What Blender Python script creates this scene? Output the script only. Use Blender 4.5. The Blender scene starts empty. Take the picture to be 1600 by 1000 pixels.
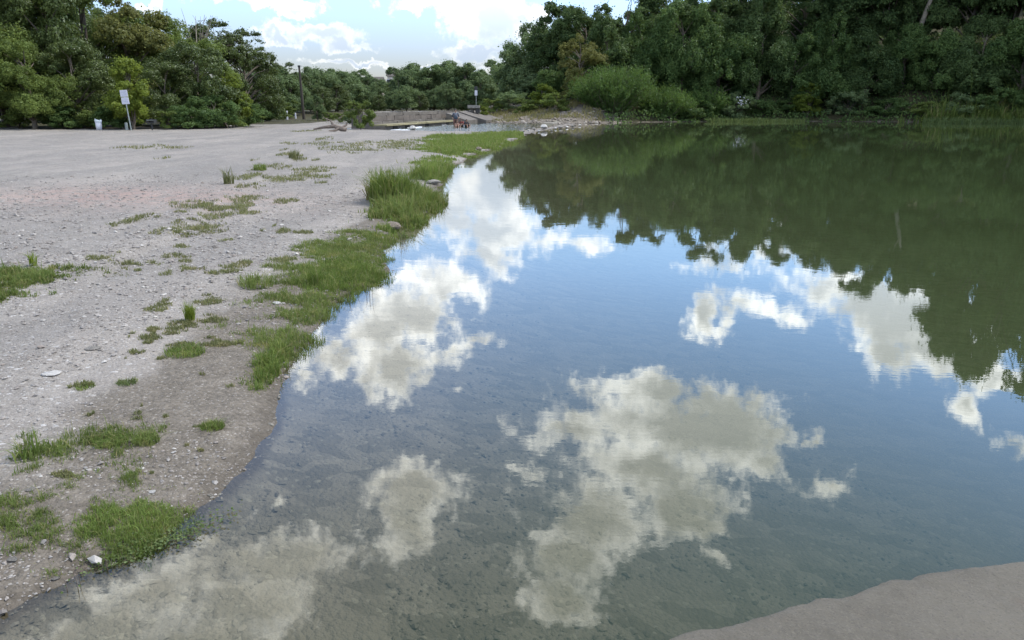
import bpy, math, random
import numpy as np
from mathutils import Vector, Matrix, Euler

random.seed(4)
RS = np.random.RandomState
F = 1200.0                       # focal length in pixels of the 1600 px wide photograph
TH = math.atan(335 / 1200)       # camera pitch below the horizon
EYE = 1.6
C = bpy.context.scene.collection

# ------------------------------------------------------------------ camera
cam = bpy.data.cameras.new('camera')
cam.sensor_width = 36; cam.lens = F / 1600 * 36
cam.clip_start = 0.05; cam.clip_end = 3000
camo = bpy.data.objects.new('camera', cam); C.objects.link(camo)
camo.location = (0, 0, EYE); camo.rotation_euler = (math.pi / 2 - TH, 0, 0)
bpy.context.scene.camera = camo

# ------------------------------------------------------------------ exposure
sc = bpy.context.scene
sc.view_settings.view_transform = 'Standard'; sc.view_settings.look = 'None'
sc.view_settings.exposure = 0.6; sc.view_settings.gamma = 1.0
sc.view_settings.use_curve_mapping = False
sc.render.engine = 'CYCLES'
sc.cycles.max_bounces = 8; sc.cycles.diffuse_bounces = 3; sc.cycles.glossy_bounces = 3
sc.cycles.transmission_bounces = 4; sc.cycles.transparent_max_bounces = 12
sc.cycles.caustics_reflective = False; sc.cycles.caustics_refractive = False
sc.cycles.use_denoising = True

SUN_EL, SUN_AZ = 52.0, 72.0      # the sun stands ahead of the camera and to its right
SKY_STRENGTH = 0.15
SUN_STRENGTH = 3.0

# ------------------------------------------------------------------ pixel helpers (photograph -> directions and ground points)
def ray(px, py):
    u = (px - 800) / F; v = (py - 500) / F
    return (u, math.cos(TH) - v * math.sin(TH), -math.sin(TH) - v * math.cos(TH))

def at(px, py, z=0.0):
    d = ray(px, py); k = (z - EYE) / d[2]
    return (d[0] * k, d[1] * k)

def azel(px, py):
    d = ray(px, py); n = math.sqrt(sum(q * q for q in d))
    return math.atan2(d[0], d[1]), abs(math.asin(d[2] / n))

def xat(px, Y, z=0.5):
    return (px - 800) / F * (Y * math.cos(TH) + (EYE - z) * math.sin(TH))

def top_direct(py, Y):           # height of a top seen directly at row py
    return EYE + Y * math.tan(math.atan((500 - py) / F) - TH)

def top_mirror(py, Y):           # height of a top whose mirror image ends at row py
    return Y * math.tan(TH - math.atan((500 - py) / F)) - EYE

# ------------------------------------------------------------------ node helpers
def N(nt, kind, **kw):
    n = nt.nodes.new(kind)
    for k, v in kw.items():
        if k.startswith('i_'):
            n.inputs[int(k[2:])].default_value = v
        else:
            setattr(n, k, v)
    return n

def math_n(nt, op, a, b=None, c=None, clamp=False):
    n = nt.nodes.new('ShaderNodeMath'); n.operation = op; n.use_clamp = clamp
    for i, q in enumerate((a, b, c)):
        if q is None: continue
        if isinstance(q, (int, float)): n.inputs[i].default_value = q
        else: nt.links.new(q, n.inputs[i])
    return n.outputs[0]

def vec_n(nt, op, a, b=None, c=None):
    n = nt.nodes.new('ShaderNodeVectorMath'); n.operation = op
    for i, q in enumerate((a, b, c)):
        if q is None: continue
        if isinstance(q, (tuple, list)): n.inputs[i].default_value = q
        else: nt.links.new(q, n.inputs[i])
    return n.outputs['Value'] if op in ('LENGTH', 'DISTANCE', 'DOT_PRODUCT') else n.outputs[0]

def mixc(nt, f, a, b, blend='MIX'):
    n = nt.nodes.new('ShaderNodeMix'); n.data_type = 'RGBA'; n.blend_type = blend
    for s, q in ((0, f), (6, a), (7, b)):
        if isinstance(q, (int, float)): n.inputs[s].default_value = q
        elif isinstance(q, (tuple, list)): n.inputs[s].default_value = (*q[:3], 1)
        else: nt.links.new(q, n.inputs[s])
    return n.outputs[2]

def smooth(nt, x, lo, hi, a=0.0, b=1.0):
    n = nt.nodes.new('ShaderNodeMapRange'); n.interpolation_type = 'SMOOTHSTEP'
    nt.links.new(x, n.inputs[0])
    for i, q in enumerate((lo, hi, a, b)): n.inputs[i + 1].default_value = q
    return n.outputs[0]

def noise_n(nt, vec, scale, detail=3.0, rough=0.55, dist=0.0, col=False):
    n = nt.nodes.new('ShaderNodeTexNoise')
    n.inputs['Scale'].default_value = scale; n.inputs['Detail'].default_value = detail
    n.inputs['Roughness'].default_value = rough; n.inputs['Distortion'].default_value = dist
    if vec is not None: nt.links.new(vec, n.inputs['Vector'])
    return n.outputs[1 if col else 0]

# ------------------------------------------------------------------ sky and clouds (world)
def build_world():
    w = bpy.data.worlds.new('World'); sc.world = w; w.use_nodes = True
    nt = w.node_tree; nt.nodes.clear()
    out = N(nt, 'ShaderNodeOutputWorld')
    sky = N(nt, 'ShaderNodeTexSky'); sky.sky_type = 'NISHITA'; sky.sun_disc = False
    sky.sun_elevation = math.radians(SUN_EL); sky.sun_rotation = math.radians(SUN_AZ)
    sky.air_density = 1.0; sky.dust_density = 0.25; sky.ozone_density = 2.2; sky.altitude = 200
    tc = N(nt, 'ShaderNodeTexCoord'); D = tc.outputs['Generated']
    # direction -> (azimuth, elevation)
    sx = N(nt, 'ShaderNodeSeparateXYZ'); nt.links.new(D, sx.inputs[0])
    az = math_n(nt, 'ARCTAN2', sx.outputs[0], sx.outputs[1])
    el = math_n(nt, 'ARCSINE', sx.outputs[2])
    cx = N(nt, 'ShaderNodeCombineXYZ'); nt.links.new(az, cx.inputs[0]); nt.links.new(el, cx.inputs[1])
    P = cx.outputs[0]
    # the edges billow: warp the coordinates first
    wc = noise_n(nt, D, 9.0, 3.0, 0.6, col=True)
    wv = vec_n(nt, 'MULTIPLY_ADD', wc, (0.075, 0.060, 0.0), (-0.0375, -0.030, 0.0))
    wc2 = noise_n(nt, D, 36.0, 4.0, 0.62, col=True)
    wv2 = vec_n(nt, 'MULTIPLY_ADD', wc2, (0.046, 0.040, 0.0), (-0.023, -0.020, 0.0))
    P2 = vec_n(nt, 'ADD', P, vec_n(nt, 'ADD', wv, wv2))
    # cumulus: (x, y, rx, ry) in photograph pixels; rows above 165 are seen directly, the rest in the mirror of the water
    blobs = [
        (400, 2, 120, 20), (455, 12, 60, 16), (500, 52, 95, 20), (540, 72, 70, 12), (420, 60, 40, 12), (228, 4, 24, 14),
        (690, 2, 95, 20), (755, 30, 70, 22), (822, 35, 42, 30), (735, 78, 75, 12), (800, 68, 55, 22), (560, 100, 110, 8),
        (700, 102, 90, 9),
        (768, 296, 75, 48), (700, 340, 75, 26), (650, 368, 42, 18), (790, 352, 70, 40), (768, 400, 50, 26),
        (872, 372, 62, 20), (925, 388, 34, 14),
        (690, 440, 62, 34), (640, 480, 78, 48), (590, 505, 62, 42), (530, 548, 62, 26), (478, 580, 32, 20),
        (612, 568, 52, 52), (690, 548, 52, 15), (742, 524, 30, 12), (713, 605, 14, 7),
        (1112, 492, 34, 38), (1160, 480, 48, 18), (1225, 488, 46, 15), (1212, 385, 46, 32), (1118, 408, 42, 22), (1300, 450, 62, 30),
        (1350, 475, 70, 44), (1420, 505, 100, 66), (1490, 548, 80, 50), (1390, 556, 44, 30), (1560, 590, 66, 24),
        (1518, 628, 26, 34), (1582, 700, 22, 22), (1270, 672, 12, 14),
        (1000, 610, 120, 30), (1030, 665, 150, 62), (1130, 670, 110, 66), (900, 668, 96, 32), (1200, 722, 46, 30),
        (1010, 735, 110, 50), (1070, 790, 90, 60), (935, 815, 96, 60), (880, 880, 70, 52), (880, 945, 66, 42),
        (832, 742, 34, 16), (1296, 754, 36, 22),
        (655, 762, 76, 36), (640, 812, 46, 56), (622, 852, 30, 22), (592, 762, 30, 12), (437, 798, 10, 8),
        (440, 882, 112, 40), (498, 872, 44, 26), (400, 945, 100, 52), (250, 930, 120, 56), (180, 985, 110, 56), (350, 846, 46, 20),
        (300, 1010, 150, 50), (1120, 880, 20, 18),
    ]
    d = None
    for (x, y, rx, ry) in blobs:
        a0, e0 = azel(x, y); kk = 0.90 if y < 165 else 1.12
        a1, _ = azel(x + rx, y); _, e1 = azel(x, y + ry)
        ra = max(abs(a1 - a0), .004) * kk; re = max(abs(e1 - e0), .004) * kk
        q = vec_n(nt, 'MULTIPLY_ADD', P2, (1 / ra, 1 / re, 0), (-a0 / ra, -e0 / re, 0))
        l = vec_n(nt, 'LENGTH', q)
        thin = .55 if ry < 24 else .32 if ry < 36 else 0      # small clouds are thin ones
        if thin and y > 165: l = math_n(nt, 'MULTIPLY_ADD', l, 1 - thin, thin)
        if d is None: d = l
        else:
            d = math_n(nt, 'SMOOTH_MIN', d, l, 0.20)
    field = math_n(nt, 'SUBTRACT', 1.0, d)
    # fair-weather clouds go on over the rest of the sky in the same way
    rest = noise_n(nt, D, 2.6, 3.0, 0.55)
    rest = math_n(nt, 'MULTIPLY_ADD', rest, 5.0, -2.60)
    side = smooth(nt, math_n(nt, 'ABSOLUTE', az), 0.62, 0.85)
    high = smooth(nt, el, 0.72, 0.86)
    back = math_n(nt, 'MAXIMUM', side, high)
    rest = math_n(nt, 'ADD', rest, math_n(nt, 'MULTIPLY_ADD', back, 4.0, -4.0))
    field = math_n(nt, 'MAXIMUM', field, rest)
    edge = noise_n(nt, D, 34.0, 8.0, 0.66)
    fe = math_n(nt, 'ADD', field, math_n(nt, 'MULTIPLY_ADD', edge, 2.1, -1.10))
    alpha = smooth(nt, fe, -0.16, 0.46)
    # grey flat bases inside the high clouds, bright rims
    core = math_n(nt, 'ADD', field, math_n(nt, 'MULTIPLY_ADD', noise_n(nt, D, 11.0, 7.0, 0.60), 2.4, -1.25))
    grey = smooth(nt, core, -0.20, 0.72)
    up = smooth(nt, el, 0.03, 0.30)
    gcol = mixc(nt, up, (0.50, 0.60, 0.74), (0.30, 0.315, 0.33))
    ccol = mixc(nt, math_n(nt, 'MULTIPLY', grey, .92), (0.98, 1.0, 0.99), gcol)
    skb = N(nt, 'ShaderNodeBackground'); skb.inputs[1].default_value = SKY_STRENGTH
    lift = math_n(nt, 'MULTIPLY', smooth(nt, el, .0, .22, .40, 1.5), smooth(nt, el, .30, .66, 1.0, .52))
    tint = vec_n(nt, 'MULTIPLY', sky.outputs[0], mixc(nt, smooth(nt, el, .06, .20), (.98, .93, 1.07), (.89, .985, 1.12)))
    sc_ = N(nt, 'ShaderNodeVectorMath'); sc_.operation = 'SCALE'; nt.links.new(tint, sc_.inputs[0]); nt.links.new(lift, sc_.inputs['Scale'])
    nt.links.new(sc_.outputs[0], skb.inputs[0])
    clb = N(nt, 'ShaderNodeBackground'); nt.links.new(ccol, clb.inputs[0])
    nt.links.new(smooth(nt, el, .03, .30, .74, 3.2), clb.inputs[1])
    mx = N(nt, 'ShaderNodeMixShader')
    nt.links.new(alpha, mx.inputs[0]); nt.links.new(skb.outputs[0], mx.inputs[1]); nt.links.new(clb.outputs[0], mx.inputs[2])
    # below the horizon: plain dark land colour
    gb = N(nt, 'ShaderNodeBackground'); gb.inputs[0].default_value = (0.10, 0.11, 0.08, 1); gb.inputs[1].default_value = 1
    m2 = N(nt, 'ShaderNodeMixShader')
    nt.links.new(smooth(nt, el, -0.02, 0.0), m2.inputs[0]); nt.links.new(gb.outputs[0], m2.inputs[1]); nt.links.new(mx.outputs[0], m2.inputs[2])
    nt.links.new(m2.outputs[0], out.inputs[0])
    w.cycles.sampling_method = 'MANUAL'; w.cycles.sample_map_resolution = 1024
build_world()

sun = bpy.data.lights.new('sun', 'SUN'); sun.energy = SUN_STRENGTH; sun.angle = math.radians(8.0); sun.color = (1.0, 0.95, 0.86)
suno = bpy.data.objects.new('sun', sun); C.objects.link(suno)
sd = Vector((math.sin(math.radians(SUN_AZ)) * math.cos(math.radians(SUN_EL)), math.cos(math.radians(SUN_AZ)) * math.cos(math.radians(SUN_EL)), math.sin(math.radians(SUN_EL))))
suno.rotation_euler = sd.to_track_quat('Z', 'Y').to_euler(); suno.location = (0, 0, 60)

# ------------------------------------------------------------------ object helpers
def tag(o, label=None, cat=None, group=None, kind=None):
    for k, v in (('label', label), ('category', cat), ('group', group), ('kind', kind)):
        if v: o[k] = v
    return o

def mesh_from(name, V, Fc, mat=None, smooth_=False, attrs=None):
    me = bpy.data.meshes.new(name)
    V = np.asarray(V, np.float32); 
    if isinstance(Fc, np.ndarray):
        n, k = Fc.shape
        me.vertices.add(len(V)); me.vertices.foreach_set('co', V.ravel())
        me.loops.add(n * k); me.loops.foreach_set('vertex_index', Fc.astype(np.int32).ravel())
        me.polygons.add(n); me.polygons.foreach_set('loop_start', np.arange(0, n * k, k, dtype=np.int32))
        me.update(calc_edges=True)
    else:
        me.from_pydata([tuple(map(float, v)) for v in V], [], Fc); me.update()
    me.polygons.foreach_set('use_smooth', [smooth_] * len(me.polygons))
    for a, arr in (attrs or {}).items():
        at_ = me.attributes.new(a, 'FLOAT', 'POINT'); at_.data.foreach_set('value', np.asarray(arr, np.float32))
    if mat: me.materials.append(mat)
    return me

def link(name, me, parent=None, loc=None, rotz=0.0, scale=None):
    o = bpy.data.objects.new(name, me); C.objects.link(o)
    if parent is not None: o.parent = parent
    if loc is not None: o.location = loc
    o.rotation_euler = (0, 0, rotz)
    if scale is not None: o.scale = scale if isinstance(scale, (tuple, list)) else (scale,) * 3
    return o

def empty(name, loc, rotz=0.0):
    o = bpy.data.objects.new(name, None); C.objects.link(o); o.location = loc; o.rotation_euler = (0, 0, rotz)
    o.empty_display_size = .3
    return o

class MB:                                    # small mesh collector
    def __init__(s): s.v = []; s.f = []
    def add(s, v, f):
        b = len(s.v); s.v += [tuple(q) for q in v]; s.f += [tuple(i + b for i in q) for q in f]
    def box(s, lo, hi, M=None, jit=0, rs=None):
        v = [Vector((x, y, z)) for x in (lo[0], hi[0]) for y in (lo[1], hi[1]) for z in (lo[2], hi[2])]
        if jit: v = [q + Vector(rs.uniform(-jit, jit, 3)) for q in v]
        if M: v = [M @ q for q in v]
        s.add(v, [(0, 1, 3, 2), (4, 6, 7, 5), (0, 4, 5, 1), (2, 3, 7, 6), (0, 2, 6, 4), (1, 5, 7, 3)])
    def tube(s, pts, rad, n=7, cap=True):
        rings = []; b = len(s.v)
        pts = [Vector(p) for p in pts]
        for i, p in enumerate(pts):
            t = (pts[min(i + 1, len(pts) - 1)] - pts[max(i - 1, 0)]).normalized()
            a = t.orthogonal().normalized() if i == 0 else (a - t * a.dot(t)).normalized()
            c = t.cross(a)
            for k in range(n):
                w = 2 * math.pi * k / n
                s.v.append(tuple(p + (a * math.cos(w) + c * math.sin(w)) * rad[i]))
        for i in range(len(pts) - 1):
            for k in range(n):
                s.f.append((b + i * n + k, b + i * n + (k + 1) % n, b + (i + 1) * n + (k + 1) % n, b + (i + 1) * n + k))
        if cap:
            s.f.append(tuple(b + k for k in range(n))[::-1]); e = b + (len(pts) - 1) * n; s.f.append(tuple(e + k for k in range(n)))
    def mesh(s, name, mat, smooth_=False): return mesh_from(name, s.v, s.f, mat, smooth_)
    def build(s, name, mat, parent=None, loc=None, smooth_=False): return link(name, s.mesh(name, mat, smooth_), parent, loc)

def hsh(ix, iy, s):
    n = (ix * 374761393 + iy * 668265263 + s * 1442695041) & 0x7fffffff
    n = ((n ^ (n >> 13)) * 1274126177) & 0x7fffffff
    n = (n ^ (n >> 16)) & 0xffff
    return n / 65535.0
def vnoise(x, y, s=0):
    x = np.asarray(x, float); y = np.asarray(y, float)
    ix = np.floor(x).astype(np.int64); iy = np.floor(y).astype(np.int64)
    fx = x - ix; fy = y - iy; fx = fx * fx * (3 - 2 * fx); fy = fy * fy * (3 - 2 * fy)
    a = hsh(ix, iy, s); b = hsh(ix + 1, iy, s); c = hsh(ix, iy + 1, s); d = hsh(ix + 1, iy + 1, s)
    return (a * (1 - fx) + b * fx) * (1 - fy) + (c * (1 - fx) + d * fx) * fy
def fbm(x, y, s=0, o=3):
    r = 0; a = .5; t = 0
    for i in range(o): r = r + a * vnoise(x * 2 ** i, y * 2 ** i, s + i); t += a; a *= .5
    return r / t
def sstep(x, a, b):
    t = np.clip((x - a) / (b - a), 0, 1); return t * t * (3 - 2 * t)

# ------------------------------------------------------------------ the river's outline in metres
left_px = [(0, 964), (40, 936), (91, 914), (140, 888), (200, 872), (245, 850), (275, 820), (304, 793), (342, 768), (380, 730), (405, 695), (418, 673), (427, 630),
           (432, 609), (463, 561), (494, 514), (522, 474), (550, 456), (592, 440), (606, 425), (600, 407), (606, 385), (620, 362), (650, 343), (684, 322), (680, 305),
           (685, 288), (700, 270), (717, 253), (750, 238), (787, 226), (814, 213)]
pool = [(-3.6, -6), (-3.2, -2), (-2.6, 0.3), (-2.1, 1.3), (-1.8, 1.9)] + [at(*p) for p in left_px] + \
       [(1.1, 47), (1.6, 50), (2.6, 55), (4.4, 64), (6.2, 73), (12, 78.5), (19.3, 82), (26, 84), (34, 83), (41, 80), (49.2, 76.2), (56, 73), (66, 62), (72, 40), (66, 15), (50, 4), (30, -6)]
upper = [(-10.6, 54.6), (-9.2, 53.2), (-7.5, 51.6), (-4.2, 50.6), (-0.6, 50.4), (0.7, 53), (2.4, 60), (4.2, 68), (4.8, 75.5), (0.5, 74.5), (-2.0, 76), (-3.6, 80), (-7.5, 81), (-13, 56)]

def sdist(x, y, poly):
    P_ = np.array(poly); Q = np.roll(P_, -1, 0)
    d = np.full(x.shape, 1e9); ins = np.zeros(x.shape, bool)
    for (ax, ay), (bx, by) in zip(P_, Q):
        ex, ey = bx - ax, by - ay; L = ex * ex + ey * ey + 1e-12
        t = np.clip(((x - ax) * ex + (y - ay) * ey) / L, 0, 1)
        d = np.minimum(d, np.hypot(x - ax - t * ex, y - ay - t * ey))
        c = (ay > y) != (by > y)
        with np.errstate(divide='ignore', invalid='ignore'):
            ins ^= c & (x < ex * (y - ay) / (by - ay + 1e-12) + ax)
    return np.where(ins, -d, d)

def ground(x, y):
    """height, distance to the pool (negative in the water), distance to the upper stream"""
    x = np.asarray(x, float); y = np.asarray(y, float)
    r = np.hypot(x, y)
    s1 = sdist(x, y, pool); s2 = sdist(x, y, upper)
    ragged = (fbm(x * 6, y * 6, 3) - .5) * np.clip(r * .022, .05, .5) + (fbm(x * 1.3, y * 1.3, 9) - .5) * np.clip(r * .02, .0, .5)
    s = np.minimum(s1, s2) + ragged
    land = np.clip(s, 0, None); wet = np.clip(-s, 0, None)
    z = 0.035 * (1 - np.exp(-land / .10)) + 0.06 * (1 - np.exp(-land / 1.5)) + .2 * (1 - np.exp(-land / 10.))
    sill = sstep(y, 42, 48) * (1 - sstep(y, 74, 78)) * sstep(x, -7, -3) * (1 - sstep(x, 7, 9))
    z = z * (1 - .55 * sill)
    z -= .04 * (1 - np.exp(-wet / .12)) + .22 * (1 - np.exp(-wet / 1.6)) + 1.1 * (1 - np.exp(-np.clip(wet - .8, 0, None) / 7))
    rel = (fbm(x * 9, y * 9, 21) - .5) * .018 + (fbm(x * 1.7, y * 1.7, 33) - .5) * .05 * sstep(land + wet, 0, 2)
    z += rel * (1 + .6 * sstep(r, 8, 40))
    # low rock step running through the gravel
    q = (x + 4.2 + (y - 10) * .16) + (fbm(y * .8, y * .1, 5) - .5) * .6
    z += .05 * (1 - sstep(q, -.06, .06)) * sstep(y, 5, 8) * (1 - sstep(y, 24, 32)) * sstep(land, .5, 2)
    # wooded hill on the far right bank
    e = np.clip(s1 - 1.5, 0, None)
    H = 1.2 + 17 * sstep(x, 8, 46)
    right = sstep(x, 1, 9) * sstep(y, 4, 20)
    z += right * H * (1 - np.exp(-e * .55 / H * 1.6))
    rub = sstep(y, 74, 79) * sstep(x, -5, -2) * (1 - sstep(x, 8, 12))
    z += rub * .8 * sstep(s, .5, 9)
    # rise beyond the dam and far hills
    z += sstep(y, 82, 100) * (1 - right) * .6
    z += sstep(y, 140, 260) * 4.0 * (1 - right)
    z += sstep(-x, 45, 120) * 5.0
    z += sstep(r, 250, 600) * 12
    return z, s1 + ragged, s2 + ragged
def gz(x, y):
    return float(ground(np.array([x]), np.array([y]))[0][0])

# ------------------------------------------------------------------ materials
def mat(name):
    m = bpy.data.materials.new(name); m.use_nodes = True; nt = m.node_tree; nt.nodes.clear()
    return m, nt, N(nt, 'ShaderNodeOutputMaterial')

def simple(name, col, rough=.8, var=.25, scale=8.0, bump=.0, col2=None, metal=0.0, bscale=None):
    m, nt, out = mat(name)
    b = N(nt, 'ShaderNodeBsdfPrincipled'); b.inputs['Roughness'].default_value = rough; b.inputs['Metallic'].default_value = metal
    tc = N(nt, 'ShaderNodeTexCoord')
    n = noise_n(nt, tc.outputs['Object'], scale, 4, .6)
    c2 = col2 or tuple(q * (1 - var) for q in col)
    nt.links.new(mixc(nt, smooth(nt, n, .3, .7), c2, col), b.inputs['Base Color'])
    if bump:
        bp = N(nt, 'ShaderNodeBump'); bp.inputs['Strength'].default_value = 1; bp.inputs['Distance'].default_value = bump
        nt.links.new(noise_n(nt, tc.outputs['Object'], bscale or scale * 3, 5, .65), bp.inputs['Height']); nt.links.new(bp.outputs[0], b.inputs['Normal'])
    nt.links.new(b.outputs[0], out.inputs[0])
    return m

def leaf_mat(name, dark, light, trans=.35, yellow=None, noise_scale=.5, gloss=.02):
    m, nt, out = mat(name)
    geo = N(nt, 'ShaderNodeNewGeometry'); oi = N(nt, 'ShaderNodeObjectInfo'); tc = N(nt, 'ShaderNodeTexCoord')
    n = noise_n(nt, tc.outputs['Object'], noise_scale, 3, .6)
    f = math_n(nt, 'ADD', math_n(nt, 'MULTIPLY', geo.outputs['Random Per Island'], .55), math_n(nt, 'MULTIPLY_ADD', n, 1.5, -.55))
    f = math_n(nt, 'ADD', f, math_n(nt, 'MULTIPLY_ADD', oi.outputs['Random'], .3, -.15), clamp=True)
    c = mixc(nt, f, dark, light)
    if yellow:
        y = smooth(nt, noise_n(nt, tc.outputs['Object'], noise_scale * 2.2, 2, .5), .56, .75)
        c = mixc(nt, y, c, yellow)
        c = mixc(nt, smooth(nt, geo.outputs['Random Per Island'], .84, .90, 0, .8), c, (.30, .26, .13))
    df = N(nt, 'ShaderNodeBsdfDiffuse'); nt.links.new(c, df.inputs[0])
    tr = N(nt, 'ShaderNodeBsdfTranslucent'); nt.links.new(mixc(nt, .35, c, (light[0] * 1.3, light[1] * 1.25, light[2] * .6)), tr.inputs[0])
    mx = N(nt, 'ShaderNodeMixShader'); mx.inputs[0].default_value = trans
    nt.links.new(df.outputs[0], mx.inputs[1]); nt.links.new(tr.outputs[0], mx.inputs[2])
    gl = N(nt, 'ShaderNodeBsdfGlossy'); gl.inputs['Roughness'].default_value = .45; gl.inputs[0].default_value = (.9, .95, 1, 1)
    fr = N(nt, 'ShaderNodeFresnel'); fr.inputs[0].default_value = 1.4
    m2 = N(nt, 'ShaderNodeMixShader'); nt.links.new(math_n(nt, 'MULTIPLY', fr.outputs[0], gloss), m2.inputs[0])
    nt.links.new(mx.outputs[0], m2.inputs[1]); nt.links.new(gl.outputs[0], m2.inputs[2])
    nt.links.new(m2.outputs[0], out.inputs[0])
    return m

M = {}
M['bark'] = simple('bark', (.16, .13, .10), .9, .45, 6, .02)
M['bark_pale'] = simple('pale_bark', (.30, .26, .21), .9, .35, 6, .02)
M['driftwood'] = simple('driftwood', (.20, .16, .13), .9, .5, 9, .01)
M['leaf_right'] = leaf_mat('deep_green_leaves', (0.038, 0.069, 0.027), (0.137, 0.196, 0.074), .35)
M['leaf_vine'] = leaf_mat('vine_leaves', (0.043, 0.081, 0.029), (0.162, 0.241, 0.081), .35)
M['leaf_left'] = leaf_mat('olive_leaves', (0.056, 0.087, 0.029), (0.246, 0.315, 0.088), .40)
M['leaf_dark'] = leaf_mat('dark_leaves', (0.045, 0.069, 0.025), (0.140, 0.179, 0.058), .28, gloss=.05)
M['leaf_yellow'] = leaf_mat('yellow_green_leaves', (.085, .125, .025), (.30, .365, .075), .5)
M['leaf_far'] = leaf_mat('grey_green_leaves', (0.062, 0.095, 0.050), (0.218, 0.293, 0.130), .35)
M['leaf_brown'] = leaf_mat('rusty_olive_leaves', (0.073, 0.090, 0.031), (0.260, 0.260, 0.088), .4)
M['leaf_willow'] = leaf_mat('willow_leaves', (.050, .095, .028), (.155, .245, .070), .4)
M['grass'] = leaf_mat('grass_blades', (.070, .100, .030), (.215, .275, .085), .4, yellow=(.30, .29, .11), noise_scale=3)
M['grass_lush'] = leaf_mat('lush_grass_blades', (.078, .115, .030), (.215, .29, .080), .4, yellow=(.27, .29, .09), noise_scale=3)
M['grass_dry'] = leaf_mat('dry_grass_blades', (.14, .13, .055), (.30, .28, .13), .3, noise_scale=2)
M['grass_olive'] = leaf_mat('thin_olive_grass', (.095, .105, .050), (.215, .23, .105), .3, yellow=(.24, .22, .11), noise_scale=2)
M['weed'] = leaf_mat('water_weed_leaves', (.055, .085, .030), (.165, .215, .085), .3, noise_scale=2)
M['concrete'] = simple('weathered_concrete', (.15, .135, .118), .9, .4, 1.3, .01, bscale=14)
M['stone_dark'] = simple('damp_stone', (.16, .14, .12), .85, .4, 2, .01)
M['apron'] = simple('algae_stained_apron', (.30, .27, .15), .85, .35, 1.5, .01, col2=(.18, .16, .10))
M['black'] = simple('drain_hole_shade', (.015, .014, .013), .9, .1)
M['rock'] = simple('limestone_rock', (.30, .28, .25), .9, .4, 3, .015, bscale=12)
M['rock_white'] = simple('white_limestone', (.50, .485, .46), .85, .2, 3, .01)
M['rock_brown'] = simple('brown_limestone', (.20, .165, .13), .9, .4, 4, .012)
M['metal'] = simple('galvanised_post', (.30, .34, .33), .6, .2, 5, metal=.3)
M['white'] = simple('white_paint', (.62, .62, .68), .6, .12, 3)
M['white_tint'] = simple('faded_print', (.56, .57, .66), .6, .25, 14)
M['dark_metal'] = simple('black_iron', (.03, .03, .03), .6, .2)
M['pole'] = simple('dark_timber', (.055, .045, .035), .85, .3)
M['cream'] = simple('cream_render', (.62, .56, .48), .8, .15)
M['roof'] = simple('brown_roof', (.11, .095, .085), .8, .3)
M['glass'] = simple('dark_window_glass', (.03, .035, .04), .15, .1)
M['skin'] = simple('skin', (.30, .18, .125), .6, .08)
M['skin_dark'] = simple('tanned_skin', (.28, .15, .10), .6, .08)
M['cloth_blue'] = simple('slate_blue_cloth', (.09, .11, .15), .9, .15)
M['cloth_red'] = simple('dark_red_cloth', (.16, .035, .03), .9, .15)
M['cloth_black'] = simple('black_cloth', (.015, .015, .02), .9, .1)
M['cloth_pink'] = simple('pink_cloth', (.20, .10, .085), .9, .1)
M['hair'] = simple('dark_hair', (.02, .014, .01), .6, .1)
M['plastic'] = simple('white_plastic_bag', (.62, .68, .72), .45, .2, 6)
M['foam'] = simple('white_water', (.80, .84, .90), .35, .1, 6, .01)

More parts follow.
